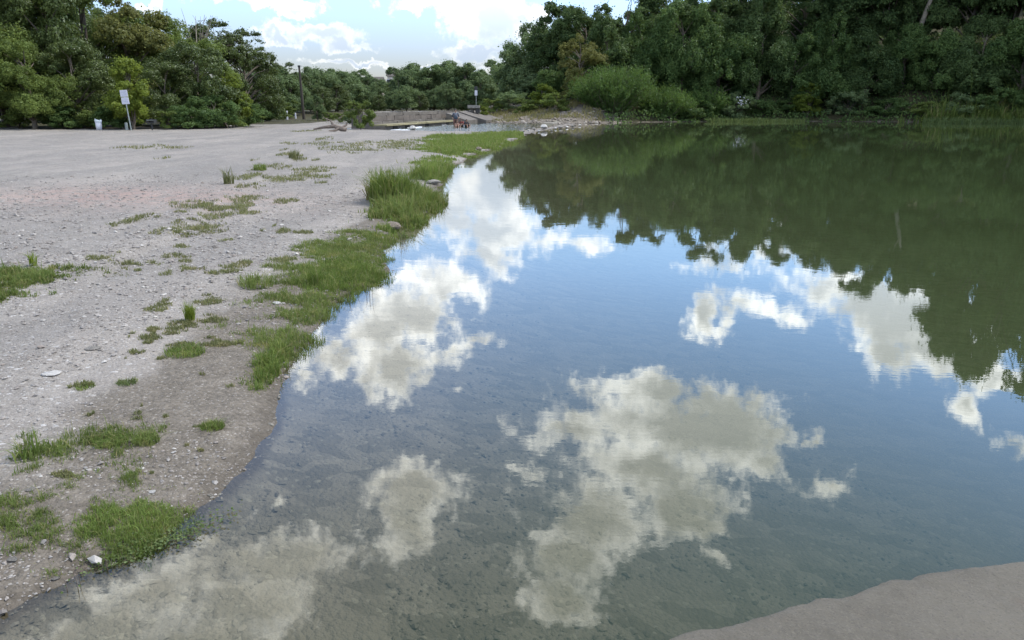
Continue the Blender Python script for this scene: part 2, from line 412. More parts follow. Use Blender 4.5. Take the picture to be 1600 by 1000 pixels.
def ground_mat():
    m, nt, out = mat('gravel_ground')
    b = N(nt, 'ShaderNodeBsdfPrincipled')
    tc = N(nt, 'ShaderNodeTexCoord'); O = tc.outputs['Object']
    def attr(n):
        a = N(nt, 'ShaderNodeAttribute'); a.attribute_name = n; return a.outputs['Fac']
    soil, bed, leafy, red = attr('soil'), attr('bed'), attr('leafy'), attr('red')
    v1 = N(nt, 'ShaderNodeTexVoronoi'); v1.inputs['Scale'].default_value = 42; nt.links.new(O, v1.inputs['Vector']); v1.inputs['Randomness'].default_value = 1
    v2 = N(nt, 'ShaderNodeTexVoronoi'); v2.inputs['Scale'].default_value = 110; nt.links.new(O, v2.inputs['Vector'])
    v3 = N(nt, 'ShaderNodeTexVoronoi'); v3.inputs['Scale'].default_value = 11; nt.links.new(vec_n(nt, 'MULTIPLY', O, (.6, 1, 1)), v3.inputs['Vector'])
    def cell(v):
        s = N(nt, 'ShaderNodeSeparateColor'); nt.links.new(v.outputs['Color'], s.inputs[0]); return s.outputs[0]
    c1, c2, c3 = cell(v1), cell(v2), cell(v3)
    big = noise_n(nt, O, .55, 4, .6); mid = noise_n(nt, O, 5.0, 5, .65); fine = noise_n(nt, O, 260, 3, .6)
    t = math_n(nt, 'ADD', math_n(nt, 'MULTIPLY', c1, .40), math_n(nt, 'MULTIPLY', c2, .30))
    t = math_n(nt, 'ADD', t, math_n(nt, 'MULTIPLY', c3, .14))
    t = math_n(nt, 'ADD', t, math_n(nt, 'MULTIPLY_ADD', mid, .9, -.42))
    gr = mixc(nt, t, (.140, .126, .110), (.335, .312, .283))
    gr = mixc(nt, smooth(nt, big, .42, .66), gr, mixc(nt, .5, gr, (.30, .27, .24)))
    # bleached chips
    gr = mixc(nt, smooth(nt, c2, .93, .99, 0, .6), gr, (.46, .45, .43))
    gr = mixc(nt, smooth(nt, c1, .965, .99, 0, .6), gr, (.50, .49, .48))
    trk = noise_n(nt, vec_n(nt, 'MULTIPLY', O, (.55, .07, 1)), 1.6, 4, .65, .4)
    gr = mixc(nt, smooth(nt, trk, .38, .62, .35, 0), gr, (.13, .125, .12))
    gr = mixc(nt, math_n(nt, 'MULTIPLY', red, smooth(nt, mid, .35, .6, 0, .6)), gr, (.33, .215, .18))
    so = mixc(nt, t, (.080, .069, .055), (.205, .180, .148))
    so = mixc(nt, smooth(nt, c2, .92, .99, 0, .6), so, (.33, .31, .285))
    sm = smooth(nt, math_n(nt, 'ADD', soil, math_n(nt, 'MULTIPLY_ADD', mid, .8, -.4)), .25, .75)
    c = mixc(nt, sm, gr, so)
    bdc = mixc(nt, math_n(nt, 'ADD', math_n(nt, 'MULTIPLY', c3, .5), math_n(nt, 'MULTIPLY', mid, .5)), (.11, .102, .084), (.30, .28, .24))
    bdc = mixc(nt, smooth(nt, c1, .9, .98, 0, .5), bdc, (.34, .33, .28))
    c = mixc(nt, smooth(nt, bed, .2, .8), c, bdc)
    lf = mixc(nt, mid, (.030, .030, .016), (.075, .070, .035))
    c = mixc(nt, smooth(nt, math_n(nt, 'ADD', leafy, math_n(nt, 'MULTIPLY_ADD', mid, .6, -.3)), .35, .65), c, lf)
    sz_ = N(nt, 'ShaderNodeSeparateXYZ'); nt.links.new(O, sz_.inputs[0])
    damp = smooth(nt, math_n(nt, 'ADD', sz_.outputs[2], math_n(nt, 'MULTIPLY_ADD', mid, .012, -.006)), .006, .038, 1, 0)
    damp = math_n(nt, 'MULTIPLY', damp, smooth(nt, sz_.outputs[2], -.03, -.005))
    c = mixc(nt, math_n(nt, 'MULTIPLY', damp, .55), c, mixc(nt, .5, (.05, .042, .033), (.085, .072, .056)))
    nt.links.new(c, b.inputs['Base Color'])
    b.inputs['Roughness'].default_value = .92; b.inputs['Specular IOR Level'].default_value = .25
    h = math_n(nt, 'ADD', math_n(nt, 'MULTIPLY', v1.outputs['Distance'], -.010), math_n(nt, 'MULTIPLY', v2.outputs['Distance'], -.004))
    h = math_n(nt, 'ADD', h, math_n(nt, 'MULTIPLY', v3.outputs['Distance'], -.012))
    h = math_n(nt, 'ADD', h, math_n(nt, 'MULTIPLY', mid, .020))
    bp = N(nt, 'ShaderNodeBump'); bp.inputs['Strength'].default_value = .9; bp.inputs['Distance'].default_value = 1.0
    nt.links.new(h, bp.inputs['Height']); nt.links.new(bp.outputs[0], b.inputs['Normal'])
    nt.links.new(b.outputs[0], out.inputs[0])
    return m

def water_mat():
    m, nt, out = mat('river_water')
    tc = N(nt, 'ShaderNodeTexCoord'); O = tc.outputs['Object']
    a = N(nt, 'ShaderNodeAttribute'); a.attribute_name = 'murk'
    fast = N(nt, 'ShaderNodeAttribute'); fast.attribute_name = 'fast'
    # ripples: soft swell, small rings, patches where the air touches the water
    o1 = vec_n(nt, 'MULTIPLY', O, (.85, 1.0, 1.0))
    n1 = noise_n(nt, o1, 3.2, 2, .5, .6)
    n2 = noise_n(nt, vec_n(nt, 'MULTIPLY', O, (.65, 1.0, 1.0)), 26, 2, .5, .8)
    patch = smooth(nt, noise_n(nt, O, .5, 3, .6), .45, .68, .25, 1.0)
    wv = N(nt, 'ShaderNodeTexWave'); wv.wave_type = 'BANDS'; wv.bands_direction = 'Y'; wv.inputs['Scale'].default_value = 7; wv.inputs['Distortion'].default_value = 9
    wv.inputs['Detail'].default_value = 2; wv.inputs['Detail Scale'].default_value = .6; nt.links.new(vec_n(nt, 'MULTIPLY', O, (.35, 1, 1)), wv.inputs['Vector'])
    h = math_n(nt, 'MULTIPLY', n1, .00045)
    h = math_n(nt, 'ADD', h, math_n(nt, 'MULTIPLY', math_n(nt, 'MULTIPLY', n2, patch), .00011))
    h = math_n(nt, 'ADD', h, math_n(nt, 'MULTIPLY', math_n(nt, 'MULTIPLY', wv.outputs['Fac'], patch), .00002))
    h = math_n(nt, 'ADD', h, math_n(nt, 'MULTIPLY', math_n(nt, 'MULTIPLY', noise_n(nt, O, 6, 3, .6), fast.outputs['Fac']), .03))
    bp = N(nt, 'ShaderNodeBump'); bp.inputs['Distance'].default_value = 1.0; bp.inputs['Strength'].default_value = 1.0
    nt.links.new(h, bp.inputs['Height'])
    gl = N(nt, 'ShaderNodeBsdfGlossy'); gl.inputs['Roughness'].default_value = .015; gl.inputs[0].default_value = (1, 1, 1, 1); nt.links.new(bp.outputs[0], gl.inputs['Normal'])
    tr = N(nt, 'ShaderNodeBsdfTransparent'); tr.inputs[0].default_value = (.905, .90, .85, 1)
    mk = N(nt, 'ShaderNodeBsdfDiffuse')
    cl = noise_n(nt, O, .35, 3, .6)
    nt.links.new(mixc(nt, cl, (.036, .056, .020), (.052, .074, .030)), mk.inputs[0])
    mx = N(nt, 'ShaderNodeMixShader'); nt.links.new(a.outputs['Fac'], mx.inputs[0]); nt.links.new(tr.outputs[0], mx.inputs[1]); nt.links.new(mk.outputs[0], mx.inputs[2])
    fr = N(nt, 'ShaderNodeFresnel'); fr.inputs[0].default_value = 1.46; nt.links.new(bp.outputs[0], fr.inputs['Normal'])
    m2 = N(nt, 'ShaderNodeMixShader'); nt.links.new(fr.outputs[0], m2.inputs[0]); nt.links.new(mx.outputs[0], m2.inputs[1]); nt.links.new(gl.outputs[0], m2.inputs[2])
    nt.links.new(m2.outputs[0], out.inputs[0])
    return m

# ------------------------------------------------------------------ ground sheet and water sheet (one ring grid, out to the horizon)
def ring_grid():
    ang = np.concatenate([np.radians(np.linspace(-46, 46, 460)), np.radians(np.linspace(46, 314, 90)[1:-1])])
    rad = np.concatenate([[.02, .3, .7, 1.1, 1.5], np.exp(np.linspace(math.log(1.75), math.log(320), 310))])
    A, R = np.meshgrid(ang, rad)
    X = np.sin(A) * R; Y = np.cos(A) * R
    nr, na = X.shape
    i, j = np.meshgrid(np.arange(nr - 1), np.arange(na), indexing='ij')
    j2 = (j + 1) % na
    Fq = np.stack([i * na + j, i * na + j2, (i + 1) * na + j2, (i + 1) * na + j], -1).reshape(-1, 4)
    return X.ravel(), Y.ravel(), Fq
GX, GY, GF = ring_grid()
GZ, S1, S2 = ground(GX, GY)
s = np.minimum(S1, S2); r = np.hypot(GX, GY)
soil = (1 - sstep(s + (fbm(GX * 1.6, GY * 1.6, 50) - .5) * 1.0, .1, np.clip(2.0 - r * .09, .25, 1.5))) * (1 - .55 * sstep(r, 8, 20))
soil = np.where(s < 0, .9, soil)
soil = np.maximum(soil, sstep(GY, 70, 74) * sstep(GX, -4, -2) * .85)
bed = sstep(-s, -.02, .10)
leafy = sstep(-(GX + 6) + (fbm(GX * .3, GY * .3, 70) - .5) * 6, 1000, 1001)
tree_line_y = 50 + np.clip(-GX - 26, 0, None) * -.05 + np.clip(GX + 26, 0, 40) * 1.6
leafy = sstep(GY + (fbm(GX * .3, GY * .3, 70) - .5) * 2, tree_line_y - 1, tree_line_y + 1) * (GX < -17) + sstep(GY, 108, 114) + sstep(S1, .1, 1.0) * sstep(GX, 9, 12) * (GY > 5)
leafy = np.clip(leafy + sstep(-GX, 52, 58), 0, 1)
rx_, ry_ = at(190, 298, .3)
red = np.exp(-(((GX - rx_) / 2.6) ** 2 + ((GY - ry_) / 1.5) ** 2))
gm = mesh_from('ground', np.stack([GX, GY, GZ], -1), GF, ground_mat(), True, dict(soil=soil, bed=bed, leafy=leafy, red=red))
g_o = link('ground', gm); tag(g_o, kind='structure')

keep = GZ[GF].min(1) < .04
wf = GF[keep & (GY[GF].min(1) < 90) & (np.hypot(GX, GY)[GF].max(1) < 100)]
used, inv = np.unique(wf, return_inverse=True)
murk = 1 - np.exp(-np.clip(-GZ[used], 0, None) * 1.15)
murk = np.clip(.06 + murk, 0, .93)
fast = sstep(-S2[used], 0, .6)
wm = mesh_from('river_water', np.stack([GX[used], GY[used], np.zeros(len(used))], -1), inv.reshape(-1, 4), water_mat(), True, dict(murk=murk, fast=fast))
w_o = link('river_water', wm); tag(w_o, kind='structure')

# ------------------------------------------------------------------ rock ledge the camera stands on
def ledge():
    edge = [(-1.35, -3), (-1.25, 0), (-.9, 1.15), (-.3, 1.66)] + [at(*p, .05) for p in ((1000, 1002), (1050, 990), (1090, 976), (1200, 950), (1240, 940), (1290, 928), (1310, 925), (1380, 903), (1460, 885), (1530, 873), (1600, 864))] + [(3.4, 3.0), (6, 3.4), (12, 3.7), (22, 3.2), (34, -2)]
    pts = [];
    for a, b in zip(edge[:-1], edge[1:]):
        L = math.dist(a, b); n = max(2, int(L / .02)) if L < 1.6 else int(L / .15)
        for k in range(n):
            t = k / n; pts.append((a[0] + (b[0] - a[0]) * t, a[1] + (b[1] - a[1]) * t))
    pts = np.array(pts); n = len(pts)
    rg = (fbm(pts[:, 0] * 14, pts[:, 1] * 3, 80, 4) - .5) * .05 + (fbm(pts[:, 0] * 2, pts[:, 0] * .1, 81, 2) - .5) * .02
    pts[:, 1] += rg
    back = np.stack([np.linspace(-1.35, 34, n) * .3 + pts[:, 0] * .7, np.full(n, -9.0)], -1)
    rows = [(0, -.32), (.0001, -.12), (.0002, -.01), (.0005, .022), (.0012, .038), (.002, .046)] + [(t, .05) for t in np.concatenate([np.linspace(.004, .3, 44), np.linspace(.33, 1, 14)])]
    V = []
    for t, z in rows:
        p = pts * (1 - t) + back * t
        zz = z + (fbm(p[:, 0] * 5, p[:, 1] * 5, 82, 4) - .5) * (.016 if z > .03 else .03) + (fbm(p[:, 0] * .8, p[:, 1] * .8, 84, 2) - .5) * .02 * (t > .005)
        V.append(np.stack([p[:, 0], p[:, 1], zz], -1))
    V = np.concatenate(V); m = len(rows)
    i, j = np.meshgrid(np.arange(m - 1), np.arange(n - 1), indexing='ij')
    Fq = np.stack([i * n + j, i * n + j + 1, (i + 1) * n + j + 1, (i + 1) * n + j], -1).reshape(-1, 4)[:, ::-1]
    mt, nt, out = mat('ledge_stone')
    b = N(nt, 'ShaderNodeBsdfPrincipled'); tc = N(nt, 'ShaderNodeTexCoord'); O = tc.outputs['Object']
    n1 = noise_n(nt, O, 2.2, 5, .62); n2 = noise_n(nt, O, 30, 5, .7); n3 = noise_n(nt, O, 160, 3, .7)
    c = mixc(nt, smooth(nt, n1, .3, .7), (.062, .055, .041), (.106, .095, .073))
    c = mixc(nt, smooth(nt, noise_n(nt, O, 3.3, 4, .6, .5), .56, .72, 0, .6), c, (.105, .078, .056))
    c = mixc(nt, smooth(nt, n2, .35, .75, 0, .5), c, (.105, .096, .080))
    c = mixc(nt, smooth(nt, n3, .62, .74, 0, .45), c, (.075, .066, .058))
    vo = N(nt, 'ShaderNodeTexVoronoi'); vo.feature = 'DISTANCE_TO_EDGE'; vo.inputs['Scale'].default_value = 1.7
    nt.links.new(vec_n(nt, 'ADD', O, vec_n(nt, 'MULTIPLY', noise_n(nt, O, 4, 4, .6, col=True), (.5, .5, .5))), vo.inputs['Vector'])
    crack = math_n(nt, 'MULTIPLY', smooth(nt, vo.outputs['Distance'], .0, .012, 1, 0), smooth(nt, n1, .5, .6))
    c = mixc(nt, math_n(nt, 'MULTIPLY', crack, .06), c, (.07, .06, .05))
    pv_ = N(nt, 'ShaderNodeTexVoronoi'); pv_.inputs['Scale'].default_value = 210; nt.links.new(O, pv_.inputs['Vector'])
    ps_ = N(nt, 'ShaderNodeSeparateColor'); nt.links.new(pv_.outputs['Color'], ps_.inputs[0])
    c = mixc(nt, smooth(nt, ps_.outputs[0], .80, .97, 0, .35), c, (.15, .135, .105))
    c = mixc(nt, smooth(nt, ps_.outputs[1], .84, .97, 0, .45), c, (.045, .040, .033))
    zz_ = N(nt, 'ShaderNodeSeparateXYZ'); nt.links.new(O, zz_.inputs[0])
    wet_ = smooth(nt, math_n(nt, 'ADD', zz_.outputs[2], math_n(nt, 'MULTIPLY_ADD', n1, .03, -.015)), .026, .046, 1, 0)
    c = mixc(nt, math_n(nt, 'MULTIPLY', wet_, .65), c, (.050, .046, .030))
    nt.links.new(c, b.inputs['Base Color']); b.inputs['Roughness'].default_value = .85
    h = math_n(nt, 'ADD', math_n(nt, 'MULTIPLY', n2, .006), math_n(nt, 'MULTIPLY', n3, .0015))
    h = math_n(nt, 'SUBTRACT', h, math_n(nt, 'MULTIPLY', crack, .001))
    bp = N(nt, 'ShaderNodeBump'); bp.inputs['Distance'].default_value = 1; nt.links.new(h, bp.inputs['Height']); nt.links.new(bp.outputs[0], b.inputs['Normal'])
    nt.links.new(b.outputs[0], out.inputs[0])
    o = link('rock_ledge', mesh_from('rock_ledge', V, Fq, mt, True)); tag(o, kind='structure')
ledge()

# ------------------------------------------------------------------ stones
def stone_mesh(name, seed, mt, flat=.6, sub=2, rough=.22):
    rs = RS(seed)
    import bmesh
    bm = bmesh.new(); bmesh.ops.create_icosphere(bm, subdivisions=sub, radius=1)
    planes = [Vector(rs.normal(size=3)).normalized() for _ in range(7)]
    for v in bm.verts:
        for p in planes:
            dd = v.co.dot(p) - .68
            if dd > 0: v.co -= p * dd * .85
        v.co *= 1 + rs.uniform(-rough, rough) * .35
        v.co.z *= flat
    me = bpy.data.meshes.new(name); bm.to_mesh(me); bm.free(); me.materials.append(mt)
    me.polygons.foreach_set('use_smooth', [False] * len(me.polygons))
    return me

def pebbles(name, X, Y, Zs, size, mt, seed=0, squash=.5):
    """many small angular stones joined in one mesh"""
    rs = RS(seed); n = len(X)
    base = np.array([(1, 0, 0), (0, 1, 0), (-1, 0, 0), (0, -1, 0), (0, 0, 1), (0, 0, -1), (.6, .6, .5), (-.6, .6, .45), (-.6, -.6, .5), (.6, -.6, .45)])
    fc = np.array([(4, 6, 7), (4, 7, 8), (4, 8, 9), (4, 9, 6), (6, 0, 1), (6, 1, 7), (7, 1, 2), (7, 2, 8), (8, 2, 3), (8, 3, 9), (9, 3, 0), (9, 0, 6)])
    V = base[None] * rs.uniform(.65, 1.15, (n, 10, 1))
    V = V * np.stack([rs.uniform(.7, 1.4, n), rs.uniform(.6, 1.0, n), rs.uniform(.35, .9, n) * squash * 2], -1)[:, None, :] * size[:, None, None]
    a = rs.uniform(0, 6.283, n); c, s_ = np.cos(a)[:, None], np.sin(a)[:, None]
    x = V[..., 0] * c - V[..., 1] * s_; y = V[..., 0] * s_ + V[..., 1] * c
    z = V[..., 2] + x * rs.uniform(-.3, .3, (n, 1))
    P_ = np.stack([x + X[:, None], y + Y[:, None], z + Zs[:, None]], -1).reshape(-1, 3)
    Fc = (fc[None] + (np.arange(n) * 10)[:, None, None]).reshape(-1, 3)
    return link(name, mesh_from(name, P_, Fc, mt))

def pebble_mat(name, cols, rough=.85):
    m, nt, out = mat(name)
    b = N(nt, 'ShaderNodeBsdfPrincipled'); g = N(nt, 'ShaderNodeNewGeometry')
    r_ = N(nt, 'ShaderNodeValToRGB'); r_.color_ramp.interpolation = 'LINEAR'
    for i, c in enumerate(cols):
        e = r_.color_ramp.elements[i] if i < 2 else r_.color_ramp.elements.new(i / (len(cols) - 1))
        e.position = i / (len(cols) - 1); e.color = (*c, 1)
    nt.links.new(g.outputs['Random Per Island'], r_.inputs[0])
    tc = N(nt, 'ShaderNodeTexCoord')
    c = mixc(nt, smooth(nt, noise_n(nt, tc.outputs['Object'], 90, 3, .6), .3, .7, .0, .35), r_.outputs[0], (.16, .14, .12))
    nt.links.new(c, b.inputs['Base Color']); b.inputs['Roughness'].default_value = rough; nt.links.new(b.outputs[0], out.inputs[0])
    return m
M['pebble'] = pebble_mat('gravel_stones', [(.13, .118, .106), (.22, .20, .185), (.29, .275, .26), (.22, .185, .16), (.33, .31, .29), (.17, .16, .155), (.46, .44, .41)])
M['pebble_tan'] = pebble_mat('tan_rubble', [(.12, .10, .08), (.20, .17, .135), (.26, .225, .18), (.16, .13, .10), (.34, .31, .27)])
M['pebble_bed'] = pebble_mat('silted_stones', [(.11, .105, .088), (.18, .17, .142), (.23, .215, .18), (.15, .142, .118), (.27, .255, .22)])

def scatter_land(n, r0, r1, a0, a1, seed, cond):
    rs = RS(seed)
    a = np.radians(rs.uniform(a0, a1, n)); r = r0 * (r1 / r0) ** rs.uniform(0, 1, n)
    X = np.sin(a) * r; Y = np.cos(a) * r
    z, s1, s2 = ground(X, Y); k = cond(np.minimum(s1, s2), X, Y)
    return X[k], Y[k], z[k], r[k]
X, Y, Z, R_ = scatter_land(80000, 1.9, 18, -42, -3, 11, lambda s, x, y: (s > -.02) & (vnoise(x * 2.2, y * 2.2, 91) + RS(5).uniform(-.45, .45, len(s)) > .38 + .35 * (s < 1.2)))
size = RS(12).lognormal(-5.15, .5, len(X)) * np.clip(R_ / 5, .8, 1.8)
pb = pebbles('gravel', X, Y, Z + size * .1, np.clip(size, .003, .035), M['pebble'], 13)
tag(pb, 'loose grey and white limestone gravel strewn over the bare river bank', 'gravel', kind='stuff')
X, Y, Z, R_ = scatter_land(17000, 1.9, 9, -40, 42, 14, lambda s, x, y: (s < .02) & (s > -3.5) & (vnoise(x * 1.5, y * 1.5, 92) > .3))
size = np.clip(RS(15).lognormal(-4.75, .45, len(X)), .004, .022)
pb = pebbles('river_stones', X, Y, Z, size, M['pebble_bed'], 16, .4)
tag(pb, 'silty brown stones lying on the shallow river bed under the water', 'river stones', kind='stuff')

ORD = 'first second third fourth fifth sixth seventh eighth ninth tenth eleventh twelfth thirteenth fourteenth fifteenth sixteenth seventeenth eighteenth'.split()
protos = {k: [stone_mesh('stone', 30 + i + 10 * j, M[k]) for i in range(3)] for j, k in enumerate(('rock', 'rock_white', 'rock_brown'))}
def stone(px, py, w, k, label, flat=1.0, z=None, name='rock', group=None, sink=.25, cat='rock', rot=None):
    zz = .1
    for _ in range(3):
        x, y = at(px, py, zz); zz = max(gz(x, y), 0.0)
    dist = math.hypot(x, y); sz = w / F * dist * .5
    me = protos[k][random.randrange(3)]
    o = link(name, me, None, (x, y, zz + sz * flat * (.6 - sink)), random.uniform(0, 6.28) if rot is None else rot, (sz, sz * random.uniform(.7, .95), sz * flat))
    tag(o, label, cat, group); return o
stone(612, 356, 34, 'rock_brown', 'brown layered rock at the water edge where the long grass strip begins', .7)
stone(672, 303, 26, 'rock_brown', 'brown bank rock just right of the tall rush clump, lower of two', .6)
stone(678, 289, 24, 'rock', 'pale bank rock above the brown one beside the tall rush clump', .6)
stone(748, 234, 12, 'rock_brown', 'small dark rock at the water edge of the bright green grass spit', .9)
stone(645, 203, 11, 'rock_white', 'slanting pale slab standing at the near edge of the white rapids', 1.3)
stone(850, 203, 12, 'rock_white', 'largest white boulder in the low row of stones crossing the river', 1.2, sink=.0)
for i, (px, py, w) in enumerate(((800, 207, 5), (818, 206, 6), (826, 205, 5), (834, 203, 7), (842, 206, 5), (862, 205, 5), (868, 202, 6), (876, 201, 7), (886, 200, 6), (895, 199, 6), (906, 197, 5))):
    stone(px, py, w, ('rock_white', 'rock')[i % 2], ORD[i] + ' stone from the grass spit in the row that crosses the river', .9, group='stones of the low sill across the river', sink=.0)
for px, py, w, lb in ((145, 545, 22, 'flat pinkish flagstone lying flush in the bare gravel'), (80, 585, 26, 'flat pale slab in the gravel below the pinkish flagstone'),
                      (238, 768, 12, 'small pale stone between the two lowest bank grass patches'), (48, 765, 14, 'rounded grey stone beside the tall blade weed at the frame edge'),
                      (86, 900, 14, 'grey stone above the nearest shoreline mud'), (20, 872, 17, 'broad grey stone in the lower corner of the bank'),
                      (405, 448, 20, 'long tan stone half hidden in the near grass strip'), (432, 474, 16, 'white stone sitting low in the middle of the near grass strip'),
                      (62, 826, 12, 'small white stone in the thin grass near the lowest green patch'), (548, 421, 9, 'small white stone on the right part of the near grass strip'),
                      (355, 192, 11, 'pale rock where the left trees meet the gravel, leftmost of two'), (371, 190, 10, 'pale rock where the left trees meet the gravel, rightmost of two')):
    stone(px, py, w, 'rock_white' if 'white' in lb or 'pale' in lb else 'rock', lb, .35 if w > 11 else .5, name='stone', cat='stone')

# ------------------------------------------------------------------ the stepped dam
def dam():
    A = Vector((-10.4, 55.4, 0)); B = Vector((-4.9, 80.0, 0)); t = (B - A).normalized(); n = Vector((t.y, -t.x, 0)); L = (B - A).length
    root = empty('stone_dam', A); tag(root, 'low stepped stone dam with dark drain holes across the stream beyond the gravel', 'dam')
    Mx = Matrix(((t.x, n.x, 0, 0), (t.y, n.y, 0, 0), (0, 0, 1, 0), (0, 0, 0, 1)))
    def course(name, n0, n1, z0, z1, m, step=1.6, s0=0, s1=L, jit=.02, seed=1):
        rs = RS(seed); mb = None; s_ = s0; outs = []
        while s_ < s1 - .2:
            e = min(s1, s_ + step * rs.uniform(.7, 1.3)); mb = MB()
            mb.box((s_ + .012, n0, z0), (e - .012, n1 + rs.uniform(-.03, .03), z1 + rs.uniform(-.02, .02)), Mx, jit, rs)
            outs.append(mb.build(name, m, root)); s_ = e
    course('crest_stone', -1.0, .0, .86, 1.12, M['concrete'], 1.8, seed=2)
    course('upper_course', -.9, .10, .50, .85, M['stone_dark2'], 1.5, seed=3)
    course('middle_course', -.9, .55, .20, .49, M['concrete'], 1.7, seed=4)
    course('lower_course', -.9, .80, -.3, .19, M['stone_dark2'], 2.2, seed=6)
    course('apron_slab', .7, 1.75, .22, .34, M['apron'], 3.0, jit=.01, seed=5)
    mb = MB(); mb.box((0, .82, -.4), (L, 1.6, .215), Mx); mb.build('apron_wall', M['stone_dark'], root)
    for s_ in (1.5, 4.0, 8.6, 14.2, 18.0):
        mb = MB(); mb.box((s_, 1.45, .0), (s_ + .9, 1.63, .2), Mx); mb.build('drain_opening', M['black'], root)  # solid near-black boxes paint the shade inside the drain holes
    # sloping slabs at the far end
    for i, (s0, s1, n0, n1, z0, z1) in enumerate(((17.5, 21.0, .6, 2.6, .95, .30), (21.3, 24.8, .7, 3.4, 1.05, .25), (24.9, 27.2, .4, 4.0, 1.1, .15))):
        mb = MB(); v = [(s0, n0, z0), (s1, n0, z0 + .08), (s1, n1, z1 + .04), (s0, n1, z1)]
        lo = [Mx @ Vector((a, b, -.3)) for a, b, c in v]; hi = [Mx @ Vector(q) for q in v]
        mb.add(lo + hi, [(3, 2, 1, 0), (4, 5, 6, 7), (0, 1, 5, 4), (1, 2, 6, 5), (2, 3, 7, 6), (3, 0, 4, 7)])
        mb.build('sloping_slab', M['concrete'], root)
M['stone_dark2'] = simple('brown_course_stone', (.15, .13, .112), .9, .4, 1.6, .02, bscale=9)
dam()

def platform():
    x, y = xat(741, 79, 1), 79; z = gz(x, y)
    r0 = empty('stone_platform', (x, y, z)); tag(r0, 'flat capped stone pier with dark underside at the far end of the dam', 'pier')
    rs = RS(3)
    mb = MB(); mb.box((-.62, -.6, 1.36 - z), (.55, .6, 1.62 - z), None, .05, rs); mb.build('cap_slab', M['rock'], r0)
    for a in ((-.35, -.05), (.15, .42)):
        mb = MB(); mb.box((a[0], -.35, -.2), (a[1], .4, 1.37 - z), None, .04, rs); mb.build('pier', M['concrete'], r0)
    mb = MB(); mb.box((.2, -.45, .9 - z), (.56, .3, 1.355 - z)); mb.build('underside_shade_block', M['dark_metal'], r0)  # near-black block: the shade under the cap is put into its colour
platform()

# white rapids at the foot of the dam
def rapids():
    rs = RS(8); V = []; Fc = []
    for (px, py, w, d, h) in ((600, 201.5, 22, 1.2, .05), (620, 200, 30, 1.6, .10), (640, 199, 34, 1.6, .08), (655, 197, 30, 1.8, .06), (672, 196, 24, 1.6, .05), (625, 203, 40, .8, .04), (610, 204, 24, .5, .04),
                               (735, 192, 24, 1.4, .10), (752, 191, 26, 1.2, .12), (765, 191, 18, 1.0, .08), (720, 193, 14, 1, .05), (690, 195, 20, 1.2, .04)):
        x, y = at(px, py); wid = w / F * y; nx, ny = 26, 10; b = len(V)
        for j in range(ny + 1):
            for i in range(nx + 1):
                u = i / nx * 2 - 1; v = j / ny * 2 - 1
                X_ = x + u * wid / 2 + (.25 * v); Y_ = y + v * d
                e = max(0, 1 - u * u - v * v)
                nz = float(fbm(X_ * 5, Y_ * 5, 40, 3)) - .52
                V.append((X_, Y_, -.03 + e ** .5 * .045 + nz * h * 2.2 * (e > 0)))
        for j in range(ny):
            for i in range(nx): Fc.append((b + j * (nx + 1) + i, b + j * (nx + 1) + i + 1, b + (j + 1) * (nx + 1) + i + 1, b + (j + 1) * (nx + 1) + i))
    o = link('rapids', mesh_from('rapids', V, Fc, M['foam'], True)); tag(o, 'white foaming water running out below the stone dam', 'rapids', kind='stuff')
rapids()

# ------------------------------------------------------------------ signs, pole and small things on the banks
def base_at(px, py, z=.28):
    for _ in range(4): x, y = at(px, py, z); z = gz(x, y)
    return x, y, z
def sign_left():
    Y = 45.0; x = xat(205, Y, .3); z = gz(x, Y); p = F / Y          # px per metre
    r0 = empty('park_sign', (x, Y, z)); tag(r0, 'leaning metal post with two white notice boards before the left trees', 'sign')
    h = 2.2; lean = -.15
    f = lambda t: Vector((lean * t, 0, h * t))
    mb = MB(); mb.tube([f(-.1), f(.5), f(.98)], [.032] * 3, 8); mb.build('post', M['metal'], r0)
    for t0, t1 in ((.835, 1.0), (.655, .82)):
        a, b = f(t0), f(t1); mb = MB()
        w = .205
        pts = [Vector((a.x - w, -.045, a.z)), Vector((a.x + w, -.045, a.z + .02)), Vector((b.x + w, -.045, b.z + .02)), Vector((b.x - w, -.045, b.z))]
        bk = [q + Vector((0, .02, 0)) for q in pts]
        mb.add(pts + bk, [(0, 1, 2, 3), (7, 6, 5, 4), (0, 4, 5, 1), (1, 5, 6, 2), (2, 6, 7, 3), (3, 7, 4, 0)])
        bd = mb.build('notice_board', M['white'], r0)
        ins = [pts[0].lerp(pts[2], .13), pts[1].lerp(pts[3], .13), pts[2].lerp(pts[0], .13), pts[3].lerp(pts[1], .13)]
        mb = MB(); mb.add([q + Vector((0, -.004, 0)) for q in ins], [(0, 1, 2, 3)]); mb.build('faded_print', M['white_tint'], bd)
sign_left()
def sign_far():
    Y = 84.0; x = xat(744, Y, 2); z = gz(x, Y)
    r0 = empty('small_sign', (x, Y, z)); tag(r0, 'small white sign under a dark plate on a post above the stone pier', 'sign')
    mb = MB(); mb.tube([(0, 0, -.2), (0, 0, 3.4 - z)], [.03, .03], 6); mb.build('post', M['metal'], r0)
    mb = MB(); mb.box((-.14, -.06, 2.62 - z), (.14, -.035, 3.14 - z)); mb.build('white_plate', M['white'], r0)
    mb = MB(); mb.box((-.17, -.06, 3.18 - z), (.17, -.035, 3.55 - z)); mb.build('dark_plate', M['dark_metal'], r0)
sign_far()
